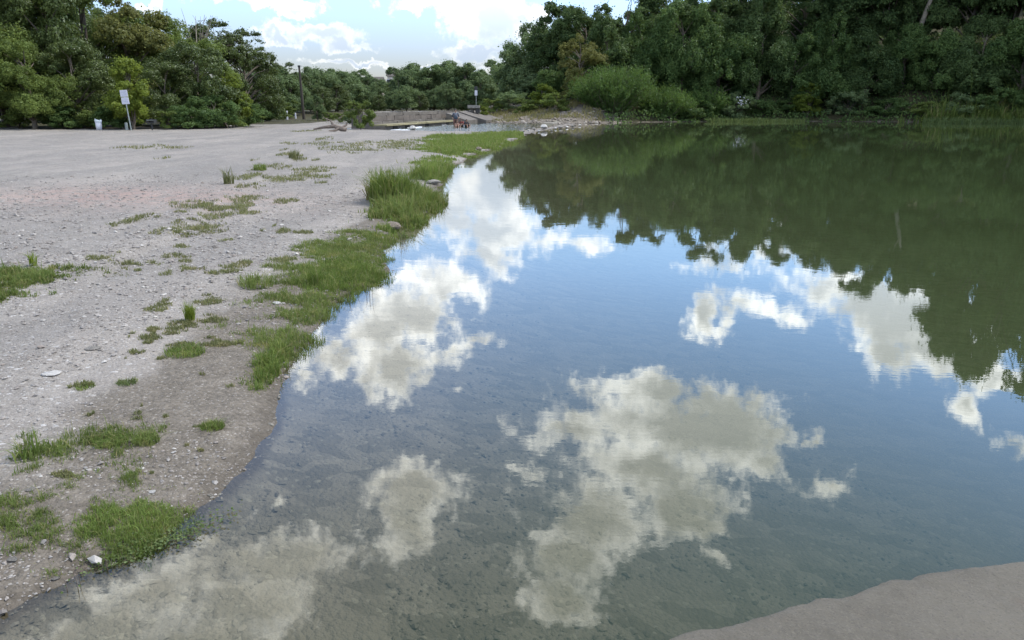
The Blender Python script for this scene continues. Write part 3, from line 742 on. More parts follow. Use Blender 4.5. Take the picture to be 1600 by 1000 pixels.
def pole():
    Y = 80.0; x = xat(475, Y, .3); z = gz(x, Y)
    r0 = empty('utility_pole', (x, Y, z)); tag(r0, 'tall dark wooden pole standing at the far end of the gravel before the trees', 'pole')
    mb = MB(); mb.tube([(0, 0, -.3), (-.06, 0, 2.5), (-.12, 0, 5.05)], [.15, .125, .10], 10); mb.build('shaft', M['pole'], r0)
    mb = MB(); mb.box((-.24, -.1, 5.0), (.0, .1, 5.18)); mb.build('bracket', M['dark_metal'], r0)
pole()
def bag():
    y = 45.2; x = xat(155, y, .3); z = gz(x, y)
    r0 = empty('litter_bin', (x, y, z)); tag(r0, 'pale litter bin with a white liner bag at the foot of the left trees', 'litter bin')
    mb = MB(); mb.tube([(0, 0, 0), (0, 0, .42)], [.15, .17], 12); mb.build('bin_body', M['white'], r0, smooth_=True)
    mb = MB(); rs = RS(2)
    rings = [(.42, .18), (.50, .20), (.55, .17)]; n = 14
    v = []; f = []
    for k, (zz, rr) in enumerate(rings):
        for i in range(n):
            a = i / n * 6.283; v.append((math.cos(a) * rr * rs.uniform(.85, 1.15), math.sin(a) * rr * rs.uniform(.85, 1.15), zz + rs.uniform(-.04, .1) * (k == 2)))
    for k in range(2):
        for i in range(n): f.append((k * n + i, k * n + (i + 1) % n, (k + 1) * n + (i + 1) % n, (k + 1) * n + i))
    mb.add(v, f); mb.build('liner_bag', M['plastic'], r0)
bag()
def grill():
    Y = 45.2; x = xat(238, Y, .3); z = gz(x, Y)
    r0 = empty('park_grill', (x, Y, z)); tag(r0, 'dark box grill on a post in the shade of the left trees', 'grill')
    mb = MB(); mb.tube([(0, 0, -.1), (0, 0, .42)], [.04, .04], 8); mb.build('post', M['dark_metal'], r0)
    mb = MB(); mb.box((-.22, -.18, .40), (.22, .18, .43)); mb.box((-.22, .16, .43), (.22, .18, .62)); mb.box((-.22, -.18, .43), (-.2, .16, .6)); mb.box((.2, -.18, .43), (.22, .16, .6)); mb.build('fire_box', M['dark_metal'], r0)
    mb = MB()
    for k in range(8): mb.box((-.2 + k * .055, -.17, .56), (-.185 + k * .055, .15, .572))
    mb.build('grate', M['metal'], r0)
grill()
for px, Y, h, lb in ((198, 46, .42, 'short grey stump post beside the leaning sign'), (449, 79, .85, 'white marker post right of the small round bush'), (462, 84, .6, 'low white marker post near the foot of the tall pole')):
    x = xat(px, Y, .3); z = gz(x, Y); mb = MB(); mb.tube([(0, 0, -.1), (0, 0, h * .93), (0, 0, h)], [.09, .085, .05], 8)
    tag(mb.build('marker_post', M['white'] if 'white' in lb else M['metal'], None, (x, Y, z)), lb, 'post')
def house(px, Y, zb, w, h, label):
    x = xat(px, Y, zb); r0 = empty('house', (x, Y, zb)); tag(r0, label, 'house')
    mb = MB(); mb.box((-w / 2, 0, -3), (w / 2, 6, h)); mb.build('wall', M['cream'], r0)
    mb = MB(); mb.add([(-w / 2 - .3, -.4, h), (w / 2 + .3, -.4, h), (w / 2 + .3, 6.4, h), (-w / 2 - .3, 6.4, h), (-w / 2 - .3, 3, h + 1.4), (w / 2 + .3, 3, h + 1.4)], [(0, 1, 5, 4), (2, 3, 4, 5), (0, 4, 3), (1, 2, 5), (3, 2, 1, 0)]); mb.build('roof', M['roof'], r0)
    for k in range(3):
        q = -w / 2 + w * (k + .5) / 3
        mb = MB(); mb.box((q - .55, -.05, h - 2.0), (q + .55, -.003, h - .7)); wd = mb.build('window', M['white'], r0)
        mb = MB(); mb.box((q - .45, -.07, h - 1.9), (q + .45, -.052, h - .8)); mb.build('pane', M['glass'], wd)
house(578, 168, 3.9, 4.5, 2.2, 'cream house glimpsed between the far tree tops, the lower one on the far side')
house(613, 178, 5.0, 2.0, 2.9, 'narrow pale house end glimpsed just right of the cream house')

def driftwood():
    x, y, z = base_at(520, 205)
    r0 = empty('driftwood', (x, y, z)); tag(r0, 'dark forked driftwood log lying at the far end of the gravel', 'driftwood'); r0.scale = (1, 1, .85)
    mb = MB(); mb.tube([(-1.1, .1, .12), (-.5, 0, .25), (.1, 0, .32), (.55, -.1, .14), (.8, -.1, .1)], [.05, .09, .14, .17, .12], 8); mb.build('log', M['driftwood'], r0)
    for p, r_ in (([(.1, 0, .3), (-.1, .1, .65), (-.45, .1, .85)], [.1, .05, .02]), ([(.4, -.1, .2), (.2, -.3, .05), (-.1, -.5, .03)], [.12, .08, .04]), ([(.5, 0, .2), (.75, .2, .4), (.8, .2, .55)], [.1, .06, .03])):
        mb = MB(); mb.tube(p, r_, 7); mb.build('branch', M['driftwood'], r0)
driftwood()

# ------------------------------------------------------------------ people at the foot of the dam
def person(px, Y, label, h, shirt, pants, pose, skin='skin', rotz=0.0):
    x = xat(px, Y, .4); root = empty('person', (x, Y, 0)); root.rotation_euler = (0, 0, rotz); tag(root, label, 'person', 'people playing in the stream by the dam')
    k = h / 1.75
    if pose == 'stand':      # knee-deep, arms a little away from the body
        J = dict(p=(0, 0, .95), c=(0, 0, 1.22), n=(0, 0, 1.46), hd=(0, .02, 1.60), ht=(0, .01, 1.70), sl=(-.18, 0, 1.41), sr=(.18, 0, 1.41), el=(-.27, .03, 1.14), er=(.28, .03, 1.15), wl=(-.24, -.12, .93), wr=(.22, -.15, .98),
                 hl=(-.1, 0, .90), hr=(.1, 0, .90), kl=(-.12, -.03, .48), kr=(.13, -.02, .48), al=(-.13, .02, .08), ar=(.14, .02, .08), tl=(-.13, -.14, .03), tr=(.14, -.14, .03)); dz = -.42
    else:                    # sitting low in the stream, knees up
        J = dict(p=(0, .1, .14), c=(0, .09, .40), n=(0, .04, .62), hd=(0, .0, .76), ht=(0, -.01, .86), sl=(-.17, .06, .57), sr=(.17, .06, .57), el=(-.26, -.08, .38), er=(.26, -.08, .38), wl=(-.18, -.28, .38), wr=(.18, -.28, .38),
                 hl=(-.1, .04, .12), hr=(.1, .04, .12), kl=(-.15, -.36, .40), kr=(.15, -.36, .40), al=(-.13, -.58, .06), ar=(.13, -.58, .06), tl=(-.13, -.72, .03), tr=(.13, -.72, .03)); dz = -.08
    rad = dict(p=.135, c=.135, n=.055, hd=.088, ht=.07, sl=.065, sr=.065, el=.043, er=.043, wl=.03, wr=.03, hl=.09, hr=.09, kl=.06, kr=.06, al=.042, ar=.042, tl=.03, tr=.03)
    keys = list(J); idx = {q: i for i, q in enumerate(keys)}
    E_ = [('p', 'c'), ('c', 'n'), ('n', 'hd'), ('hd', 'ht'), ('c', 'sl'), ('c', 'sr'), ('sl', 'el'), ('sr', 'er'), ('el', 'wl'), ('er', 'wr'), ('p', 'hl'), ('p', 'hr'), ('hl', 'kl'), ('hr', 'kr'), ('kl', 'al'), ('kr', 'ar'), ('al', 'tl'), ('ar', 'tr')]
    me = bpy.data.meshes.new('body'); me.from_pydata([tuple(np.array(J[q]) * k + np.array((0, 0, dz))) for q in keys], [(idx[a], idx[b]) for a, b in E_], []); me.update()
    body = link('body', me, root)
    md = body.modifiers.new('skin', 'SKIN')
    for i, q in enumerate(keys): me.skin_vertices[0].data[i].radius = (rad[q] * k, rad[q] * k)
    me.skin_vertices[0].data[0].use_root = True
    ss = body.modifiers.new('sub', 'SUBSURF'); ss.levels = 1; ss.render_levels = 1
    mt, nt, out = mat('body_skin'); me.materials.append(M[skin])
    bpy.data.materials.remove(mt)
    def shell(name, chain, grow, m):
        mb = MB()
        for ch in chain:
            pts = [np.array(J[a]) * k + np.array((0, 0, dz)) for a, _ in ch]; mb.tube(pts, [b * k * grow for _, b in ch], 10)
        mb.build(name, m, root, smooth_=True)
    if shirt: shell('shirt', [[('p', .15), ('c', .165), ('n', .075)], [('c', .1), ('sl', .085), ('el', .058)], [('c', .1), ('sr', .085), ('er', .058)]], 1.05, shirt)
    if pants: shell('shorts', [[('p', .15), ('hl', .105), ('kl', .075)], [('p', .15), ('hr', .105), ('kr', .075)]], 1.08, pants)
    import bmesh
    bm = bmesh.new(); bmesh.ops.create_icosphere(bm, subdivisions=2, radius=.108 * k)
    for v in bm.verts:
        if v.co.y < -.045 * k and v.co.z < .045 * k: v.co.y = -.045 * k
        if v.co.z < -.05 * k: v.co.z = -.05 * k
    me = bpy.data.meshes.new('hair'); bm.to_mesh(me); bm.free(); me.materials.append(M['hair'])
    q = np.array(J['hd']) * k + np.array((0, .015, dz + .045 * k)); link('hair', me, root, tuple(q))
person(712, 64.5, 'adult in a grey blue top standing in the stream before the dam', 1.75, M['cloth_blue'], M['cloth_pink'], 'stand', 'skin', .3)
person(721, 62, 'child in a dark red top sitting in the stream beside the standing adult', 1.35, M['cloth_red'], M['cloth_black'], 'sit', 'skin', -.4)
person(729, 61, 'child in black at the right end of the group sitting in the stream', 1.3, M['cloth_black'], M['cloth_black'], 'sit', 'skin_dark', .5)
person(714, 60, 'bare shouldered child in pink sitting low before the standing adult', 1.2, None, M['cloth_pink'], 'sit', 'skin', .1)

# ------------------------------------------------------------------ trees
def leaves(P_, Nrm, size, aspect, rs, droop=0.0, updir=None):
    """one folded-kite leaf per point; returns verts, quads"""
    n = len(P_)
    t = rs.normal(size=(n, 3)); t[:, 2] -= droop
    if updir is not None: t = t * .35 + updir
    t -= (t * Nrm).sum(1, keepdims=True) * Nrm
    t /= np.linalg.norm(t, axis=1, keepdims=True) + 1e-9
    b = np.cross(Nrm, t); L = size[:, None]; W = L * aspect
    v0 = P_ - t * L * .5; v2 = P_ + t * L * .5; v1 = P_ + b * W * .5 - t * L * .08 + Nrm * W * .12; v3 = P_ - b * W * .5 - t * L * .08 + Nrm * W * .12
    V = np.stack([v0, v1, v2, v3], 1).reshape(-1, 3)
    return V, np.arange(n * 4).reshape(-1, 4)

def unit(v): return v / (np.linalg.norm(v, axis=1, keepdims=True) + 1e-9)

def crown(seed, shape='round', nl=19, n_leaf=35100, leaf=0.197, H=10.0, W=8.0, base=.18, drape=0.0, gaps=.0, aspect=.6, lobe=0.264):
    """crown in metres over a trunk of height H*base; lobes -> twiggy clumps -> leaves. Returns leaf mesh arrays and lobe centres for the limbs"""
    rs = RS(seed); z0 = H * base; hh = H - z0
    lobes = []
    for i in range(nl):
        for _ in range(30):
            u = rs.uniform(0, 1) ** (1.25 if shape == 'wall' else .95); a = rs.uniform(0, 6.283) ; 
            prof = {'round': math.sqrt(max(0, 1 - (2 * u - 1) ** 2)) * .9 + .1, 'spread': (max(.05, math.sin(min(1, u * .85 + .12) * 3.14)) ** .6) , 'tall': (1 - u) ** .5 * .8 + .2 * (u < .8), 'wall': 1.0 - .55 * u ** 3}[shape]
            rr = prof * W * .5 * rs.uniform(.35, .80)
            lr = W * lobe * rs.uniform(.65, 1.15) * (1 - .25 * u)
            c = np.array((math.cos(a) * rr, math.sin(a) * rr, z0 + lr * .35 + u * max(.1, hh - lr * 1.2)))
            if all(np.linalg.norm(c - q[0]) > lr * .62 for q in lobes): break
        lobes.append((c, lr))
    Ps = []; Ns = []; tot = sum(l[1] ** 2 for l in lobes)
    for c, lr in lobes:
        n = int(n_leaf * lr ** 2 / tot); nc = max(6, int(26 * (lr / 1.5)))
        cd = unit(rs.normal(size=(nc, 3))); cd[:, 2] = np.abs(cd[:, 2]) * 1.3 - .45
        ctr = c + cd * lr * rs.uniform(.55, .98, (nc, 1)) * np.array((1, 1, 1 + drape))
        if drape: ctr[:, 2] -= drape * lr * .5
        crr = lr * rs.uniform(.20, .42, nc)
        k = rs.randint(0, nc, n)
        d = unit(rs.normal(size=(n, 3))); rad = crr[k] * rs.uniform(.55, 1.06, n) ** .7
        p = ctr[k] + d * rad[:, None] * np.array((1, 1, .95 + drape * 1.2))
        if gaps: 
            m = vnoise(p[:, 0] * 1.3 + p[:, 1], p[:, 2] * 1.5, seed) > gaps; p = p[m]; d = d[m]
        nn = unit(d * .9 + unit(p - c) * .6 + rs.normal(size=p.shape) * .75 + np.array((0, 0, .1)))
        Ps.append(p); Ns.append(nn)
    P_ = np.concatenate(Ps); Nn = np.concatenate(Ns)
    # stray twig leaves that break the outline
    m = rs.randint(0, len(P_), len(P_) // 14); q = P_[m] + rs.normal(size=(len(m), 3)) * leaf * 1.6
    P_ = np.concatenate([P_, q]); Nn = np.concatenate([Nn, unit(rs.normal(size=q.shape))])
    ok = P_[:, 2] > .15; P_ = P_[ok]; Nn = Nn[ok]
    V, Fq = leaves(P_, Nn, leaf * rs.uniform(.6, 1.35, len(P_)), aspect, rs, .6 + drape)
    return V, Fq, lobes

def trunk_mesh(name, lobes, H, base, rad, m, seed, lean=0.0, twigs=0):
    rs = RS(seed); mb = MB(); top = H * .72
    pts = [(0, 0, -.6), (lean * .1, 0, H * base * .6)]
    for k in range(1, 5):
        t = k / 4; pts.append((lean * (t + .1) + rs.uniform(-.25, .25), rs.uniform(-.25, .25), H * base * .6 + (top - H * base * .6) * t))
    mb.tube(pts, [rad * 1.35, rad, rad * .82, rad * .6, rad * .4, rad * .15], 9)
    for c, lr in lobes:
        h0 = min(max(H * base * .7, c[2] - lr * 1.2 - abs(c[0]) * .4), top * .9); t = h0 / top
        s_ = Vector((lean * t, 0, h0)); e = Vector(c); mid = s_.lerp(e, .5) + Vector((rs.uniform(-.3, .3), rs.uniform(-.3, .3), .25))
        r1 = rad * (.5 - .25 * t); mb.tube([s_, mid, e], [r1, r1 * .6, r1 * .2], 6, False)
        for _ in range(twigs):
            d = Vector(unit(rs.normal(size=(1, 3)))[0]); d.z = abs(d.z); q = e + d * lr * 1.05
            mb.tube([e, e.lerp(q, .5) + Vector((0, 0, .1)), q], [r1 * .2, r1 * .12, .012], 4, False)
    return mb.mesh(name, m, True)

PROTO = {}
def make_proto(key, leafm, barkm='bark', rad=.22, seed=0, lean=0, twigs=0, H=10, **kw):
    V, Fq, lobes = crown(seed, H=H, **kw)
    PROTO[key] = (mesh_from('crown', V, Fq, M[leafm]), trunk_mesh('trunk', lobes, H, kw.get('base', .18), rad, M[barkm], seed, lean, twigs), H, kw.get('W', 8.0))
make_proto('vine1', 'leaf_vine', seed=101, shape='wall', nl=23, n_leaf=56700, leaf=0.205, H=10, W=8, base=.05, drape=.55, lobe=0.211)
make_proto('vine2', 'leaf_right', seed=102, shape='wall', nl=24, n_leaf=56700, leaf=0.205, H=10, W=8, base=.05, drape=.45, lobe=0.194)
make_proto('vine3', 'leaf_vine', seed=103, shape='round', nl=24, n_leaf=54000, leaf=0.197, H=10, W=8.5, base=.05, drape=.5, lobe=0.202)
make_proto('broad1', 'leaf_right', seed=104, shape='round', nl=27, n_leaf=54000, leaf=0.213, H=12, W=9, base=.15, lobe=0.194, twigs=2)
make_proto('broad2', 'leaf_right', seed=105, shape='spread', nl=24, n_leaf=45900, leaf=0.213, H=12, W=9, base=.2, lobe=0.176, gaps=.2, twigs=3)
make_proto('olive1', 'leaf_left', seed=106, shape='round', nl=27, n_leaf=59400, leaf=0.139, H=9, W=8, base=.10, lobe=0.194)
make_proto('olive2', 'leaf_left', seed=107, shape='wall', nl=27, n_leaf=59400, leaf=0.139, H=9, W=7.5, base=.06, lobe=0.194)
make_proto('oak', 'leaf_dark', seed=108, shape='spread', nl=32, n_leaf=35100, leaf=0.139, H=9, W=8, base=.14, lobe=0.123, gaps=.34, twigs=4, rad=.2)
make_proto('dark1', 'leaf_dark', seed=109, shape='wall', nl=24, n_leaf=48600, leaf=0.164, H=9, W=8, base=.04, lobe=0.202)
make_proto('yellow', 'leaf_yellow', seed=110, shape='tall', nl=22, n_leaf=29700, leaf=0.115, H=5, W=4, base=.08, lobe=0.194, rad=.1)
make_proto('far1', 'leaf_far', seed=111, shape='round', nl=27, n_leaf=35100, leaf=0.230, H=9, W=9, base=.08, lobe=0.194)
make_proto('far2', 'leaf_far', seed=112, shape='wall', nl=27, n_leaf=35100, leaf=0.230, H=9, W=8, base=.06, lobe=0.176, twigs=1)
make_proto('brown', 'leaf_brown', seed=113, shape='round', nl=22, n_leaf=35100, leaf=0.164, H=9, W=7, base=.08, lobe=0.194)
make_proto('shrub', 'leaf_left', seed=114, shape='round', nl=12, n_leaf=12150, leaf=0.082, H=2.5, W=2.4, base=.03, lobe=0.229, rad=.05)
make_proto('shrub_green', 'leaf_vine', seed=115, shape='round', nl=14, n_leaf=16200, leaf=0.115, H=3, W=4, base=.02, lobe=0.211, rad=.05)
make_proto('shrub_pale', 'leaf_far', seed=116, shape='round', nl=14, n_leaf=12150, leaf=0.098, H=2.5, W=3, base=.02, lobe=0.220, rad=.05)

PLANTED = 0
def tree(px, Y, z_top, key, label, w=None, cat='tree', group=None, zb=None, name='tree', rot=None):
    """z_top = height above the water of the tree's top"""
    global PLANTED
    PLANTED += 1
    cr, tk, H, W = PROTO[key]
    x = xat(px, Y, 1.5); z = gz(x, Y) if zb is None else zb
    h = max(1.0, z_top - z); sz = h / H; sw = sz if w is None else min(w / W, sz * (1.22 if cat == 'tree' else 1.7))
    r0 = empty(name, (x, Y, z), random.uniform(0, 6.28) if rot is None else rot); r0.scale = (sw, sw, sz)
    tag(r0, label, cat, group)
    link('trunk' if cat == 'tree' else 'stem', tk, r0); link('crown' if cat == 'tree' else 'foliage', cr, r0)
    return r0

td, tm = top_direct, top_mirror
# -- right bank: tall skyline row
for px, Y, mir, key, w, lb in (
    (838, 104, None, 'far1', 10, 'pale green tree at the downhill end of the right wood, lowest against the sky'),
    (868, 98, None, 'broad2', 9, 'loose topped tree with sky holes at the left end of the right wood'),
    (893, 97, 334, 'broad1', 9, 'full dark tree between the loose topped tree and the first tall one'),
    (915, 94, 338, 'broad1', 11, 'first tall tree of the right bank, rising out of the frame beside the sky'),
    (975, 94, 372, 'broad2', 11, 'tall open tree behind the big round willow thicket'),
    (1045, 93, 376, 'broad1', 11, 'tall broad tree behind the low end of the willow thicket'),
    (1110, 92, 396, 'broad2', 10, 'tall tree above the right end of the low waterside shrubs'),
    (1165, 91, 416, 'broad1', 8, 'tree whose reflection ends in a rounded point before the gap'),
    (1245, 92, 400, 'broad2', 10, 'tree right of the small cloud gap in the mirrored skyline'),
    (1310, 91, 430, 'broad1', 11, 'tall tree above the yellow green shrub tree on the right bank'),
    (1375, 90, 446, 'broad2', 11, 'open crowned tall tree left of the bare snag'),
    (1425, 89, 458, 'broad1', 9, 'tree behind the bare snag on the right bank'),
    (1500, 87, 446, 'broad2', 9, 'thin topped tree just before the tallest trees of the right bank'),
    (1560, 85, 560, 'broad1', 13, 'second tallest tree of the right bank, left of the tallest'),
    (1625, 82, 600, 'broad1', 14, 'tallest tree of the right bank, cut by the frame edge'),
    (1730, 78, 610, 'broad2', 14, 'tall tree just beyond the frame edge on the right bank')):
    zt = td(36, Y) if px == 838 else td(2, Y) if px == 868 else tm(mir, Y) * 1.06 + (1.2 if px == 915 else 0)
    tree(px, Y, zt, key, lb, w)
# -- right bank: vine-draped front row
front = ((905, 84, 7.2, 'brown', 6, 'rusty olive tree behind the left shoulder of the willow thicket'),
    (945, 88, 9.6, 'vine2', 8, 'vine draped tree directly behind the crest of the willow thicket'),
    (1000, 89, 9.8, 'vine1', 8, 'bright topped vine mass behind the middle of the willow thicket'),
    (1062, 88, 11.2, 'vine3', 8, 'vine draped tree with a light green tip above the low end of the willow thicket'),
    (1120, 88, 9.4, 'vine1', 8, 'hanging vine mass above the low shrubs by the first water weed strip'),
    (1182, 88, 10.6, 'vine2', 8, 'dark vine draped tree above the left half of the first water weed strip'),
    (1235, 87, 7.6, 'vine3', 7.5, 'rounded vine mass above the right half of the first water weed strip'),
    (1290, 87, 9.4, 'vine1', 8, 'vine draped tree behind the yellow green shrub tree'),
    (1350, 86, 8.2, 'vine2', 8, 'dark vine mass right of the yellow green shrub tree'),
    (1405, 86, 8.6, 'vine3', 8, 'vine mass just below the bare snag'),
    (1460, 84, 7.8, 'vine1', 8, 'sloping vine mass to the right of the bare snag'),
    (1525, 82, 9.2, 'vine2', 9, 'dark vine draped tree above the low mound of yellowing shrubs'),
    (1590, 80, 8.6, 'vine3', 9, 'vine draped tree above the bright reed bank at the frame edge'),
    (1660, 78, 9.5, 'vine2', 9, 'vine draped tree just beyond the frame edge above the reed bank'))
for px, Y, zt, key, w, lb in front: tree(px, Y, zt + 1.5, key, lb, w)
for i in range(15):
    px = 940 + i * 52; Y = 100 + (i % 3) * 6
    tree(px, Y, tm(340 + min(1, max(0, (px - 900) / 700)) * 150, Y) - 1.5, ('broad1', 'vine2', 'vine1')[i % 3], ORD[i] + ' tree from the dam in the back row of the right hand wood', 11, group='trees deep in the right hand wood')
# -- right bank: shrubs at the water
for px, Y, zt, key, w, lb in (
    (1085, 83.5, 2.6, 'shrub_green', 5, 'rounded shrub at the right end of the willow thicket'),
    (1150, 85, 3.1, 'shrub_pale', 4.5, 'pale leafy shrub with whitish flowers at the water edge'),
    (1190, 86, 2.4, 'shrub_green', 5, 'low green shrub right of the whitish flowering shrub'),
    (1262, 85, 4.2, 'yellow', 4.6, 'yellow green shrub tree hanging over the right bank'),
    (1232, 86, 2.4, 'shrub_green', 5, 'low dark shrub left of the yellow green shrub tree'),
    (1325, 84.5, 3.6, 'shrub_pale', 5, 'leafy grey green shrub right of the yellow green shrub tree'),
    (1385, 83, 2.6, 'shrub_green', 5, 'low shrub hanging over the bank below the snag'),
    (1450, 81, 2.4, 'shrub', 6, 'yellowing low shrub on the mound left of the reed bank'),
    (1500, 80, 3.0, 'shrub_pale', 6, 'grey leaved shrub on the mound behind the reed bank'),
    (1555, 79, 3.6, 'shrub_green', 6, 'green shrub behind the middle of the reed bank'),
    (1620, 78, 3.2, 'shrub', 6, 'shrub behind the reed bank at the frame edge'),
    (870, 80, 3.2, 'shrub', 4, 'olive shrub on the rubble bank left of the willow thicket'),
    (848, 84, 4.0, 'yellow', 3.6, 'yellow green sapling on the rubble bank below the loose topped tree'),
    (820, 83, 2.6, 'shrub', 3.5, 'round olive bush on the middle of the rubble bank'),
    (795, 87, 3.2, 'shrub_pale', 4.5, 'greyish bush above the rubble bank'),
    (768, 86, 2.6, 'shrub', 3.5, 'small bush right of the capped stone pier'),
    (756, 80.5, 1.6, 'yellow', 1.6, 'small yellow bush against the capped stone pier'),
    (727, 78.5, 1.35, 'shrub', 1.6, 'little dark bush on top of the sloping dam slab'),
    (862, 89, 5.5, 'vine3', 6, 'leafy green mound below the loose topped tree'),
    (835, 92, 5.2, 'far2', 7, 'grey green tree low behind the rubble bank')):
    tree(px, Y, zt, key, lb, w, cat='shrub', name='shrub')
# -- far woods beyond the dam
for px, Y, top, key, w, lb in (
    (803, 108, 96, 'far1', 8, 'rounded grey green tree left of the lowest pale tree'),
    (778, 122, 92, 'far2', 9, 'far tree above the capped stone pier'),
    (750, 118, 112, 'far1', 9, 'mid height far tree behind the small white sign'),
    (728, 128, 98, 'far2', 10, 'far tree above the right end of the dam crest'),
    (700, 132, 94, 'far1', 10, 'tallest dome of the far dark wood'),
    (672, 130, 100, 'far2', 10, 'far tree left of the tallest dome'),
    (645, 134, 98, 'far1', 9, 'far tree with a feathery top right of the narrow house end'),
    (625, 126, 104, 'far2', 8, 'far tree directly right of the narrow house end'),
    (594, 132, 122, 'far1', 8, 'far tree between the two house glimpses'),
    (574, 150, 116, 'far2', 7, 'far tree rising behind the cream house'),
    (560, 122, 128, 'far2', 8, 'lower far tree left of the cream house'),
    (740, 104, 135, 'far2', 8, 'low far tree behind the capped stone pier'),
    (690, 110, 142, 'far1', 8, 'low dark tree behind the middle of the dam crest'),
    (655, 112, 140, 'far2', 8, 'low tree right of the big shrub above the dam crest'),
    (615, 108, 146, 'far1', 8, 'low tree above the left end of the dam crest'),
    (585, 106, 148, 'far2', 7, 'low tree just right of the upright gravel shrub')):
    tree(px, Y, td(top, Y), key, lb, w)
for i in range(20):
    px = 420 + i * 21.5; Y = 99 + (i * 7 % 5) * 3
    if px > 560 or i % 2: tree(px, max(Y, 103) if px > 575 else Y, td(128 + (i * 13 % 21), Y), ('far2', 'far1', 'dark1')[i % 3], ORD[min(17, low_n := globals().get('low_n', -1) + 1)] + ' low tree from the tall pole at the foot of the far wood', 6.5, group='undergrowth trees beyond the dam')
for i in range(16):
    px = 400 + i * 32; Y = 150 + (i % 2) * 14
    if 560 < px < 625: continue
    far_n = globals().get('far_n', -1) + 1
    tree(px, Y, td(104 + (i * 37 % 13), Y), ('far1', 'far2')[i % 2], ORD[far_n] + ' tree from the tall pole in the farthest row beyond the dam', 11, group='trees far back beyond the dam')
# -- left wood
for px, Y, top, key, w, lb in (
    (-70, 46, -90, 'olive1', 9, 'tree of the left wood just beyond the frame edge'),
    (5, 51, -80, 'olive2', 8, 'tall olive tree at the far left frame edge'),
    (50, 46.5, 55, 'olive1', 5.2, 'lighter green lower tree with a pale trunk at the left end of the wood'),
    (90, 51, -85, 'dark1', 7, 'dark tall tree behind the lighter green lower tree'),
    (145, 53, -60, 'olive1', 8, 'tall tree between the lower green tree and the leaning sign'),
    (122, 48.5, 60, 'dark1', 5, 'dark leafy tree above the litter bin'),
    (212, 54, -15, 'brown', 7, 'rusty olive tree whose top leaves the frame above the leaning sign'),
    (205, 46.8, 82, 'yellow', 3.7, 'bright yellow green tree directly behind the leaning sign'),
    (252, 56, 14, 'olive2', 7, 'olive tree with a rounded top right of the rusty one'),
    (262, 50, 92, 'dark1', 5, 'dark tree right of the bright yellow green tree'),
    (292, 58, 44, 'olive1', 7, 'brownish olive tree sloping down towards the bare twigs'),
    (312, 52, 66, 'dark1', 6, 'dark rounded tree in the middle of the left wood'),
    (340, 63, 26, 'oak', 7, 'thin leaved oak with sky showing through, left of the pair'),
    (385, 66, 42, 'oak', 8, 'dark gappy oak silhouette right of the thinner one'),
    (345, 54, 92, 'olive2', 5.5, 'green tree before the two gappy oaks'),
    (362, 53, 112, 'yellow', 3.4, 'yellow green tree leaning out before the dark oak'),
    (330, 49.5, 140, 'shrub_green', 5, 'dark green undergrowth tree below the yellow green leaning one'),
    (398, 72, 92, 'dark1', 7, 'dark tree at the right shoulder of the gappy oak'),
    (425, 86, 97, 'far2', 8, 'grey green tree just right of the left wood, first of the middle row'),
    (450, 92, 96, 'oak', 8, 'feathery topped tree behind the tall dark pole'),
    (455, 90, 118, 'far1', 7, 'full tree low behind the tall dark pole'),
    (492, 98, 104, 'far1', 8, 'round tree right of the tall dark pole'),
    (525, 104, 106, 'far2', 8, 'tree behind the gravel shrubs right of the pole'),
    (545, 110, 112, 'far1', 8, 'last tree of the middle row before the houses'),
    (505, 94, 135, 'dark1', 7, 'low dark tree behind the first gravel shrub'),
    (470, 96, 132, 'far2', 7, 'low tree directly right of the tall dark pole'),
    (420, 80, 140, 'olive2', 6, 'low olive tree above the small round bush')):
    tree(px, Y, td(top, Y), key, lb, w)
for i in range(9):
    px = -40 + i * 52; Y = 62 + (i % 2) * 6 + i
    tree(px, Y, td((-60, -60, -60, -40, 0, 40, 90, 110, 118)[i], Y) - .8, ('dark1', 'olive1')[i % 2], ORD[i] + ' tree from the frame edge in the back row of the left wood', 8, group='trees deep in the left wood')
for px, Y, top, key, w, lb in (
    (25, 47.5, 150, 'shrub', 5, 'dark undergrowth at the foot of the far left trees'),
    (95, 47.5, 158, 'shrub_green', 5, 'undergrowth left of the litter bin'),
    (140, 48, 150, 'shrub', 5, 'undergrowth behind the litter bin'),
    (185, 48, 160, 'shrub_green', 4, 'undergrowth behind the leaning sign'),
    (262, 47.5, 168, 'shrub', 3.2, 'small rounded bush right of the dark grill'),
    (298, 48.5, 160, 'shrub_green', 4.5, 'low undergrowth in the middle of the left wood edge'),
    (352, 51, 152, 'shrub', 4, 'dark green bush near the two pale rocks'),
    (378, 55, 158, 'shrub_green', 4, 'green bush at the right end of the left wood edge'),
    (398, 66, 172, 'shrub', 3.2, 'yellow green bush beside the path mouth'),
    (415, 72, 165, 'shrub_green', 4, 'bush at the far side of the path mouth'),
    (441, 76, 177, 'shrub_round', 1.15, 'small dark round bush standing alone on the gravel by the white post'),
    (440, 84, 152, 'shrub', 3.5, 'light green bush behind the small round bush'),
    (495, 77, 147, 'shrub_pale', 2.4, 'upright green shrub just right of the tall dark pole'),
    (512, 74, 178, 'shrub', 1.6, 'low bushy shrub between the two upright gravel shrubs'),
    (530, 70, 174, 'shrub', 2.2, 'second low shrub between the two upright gravel shrubs'),
    (545, 66, 182, 'shrub_pale', 1.8, 'dull low shrub left of the largest gravel shrub'),
    (562, 51, 148, 'shrub_tall', 2.3, 'largest upright shrub on the gravel at the left end of the dam')):
    if key == 'shrub_round': key = 'shrub'
    if key == 'shrub_tall': key = 'shrub'
    tree(px, Y, td(top, Y), key, lb, w, cat='shrub', name='shrub')

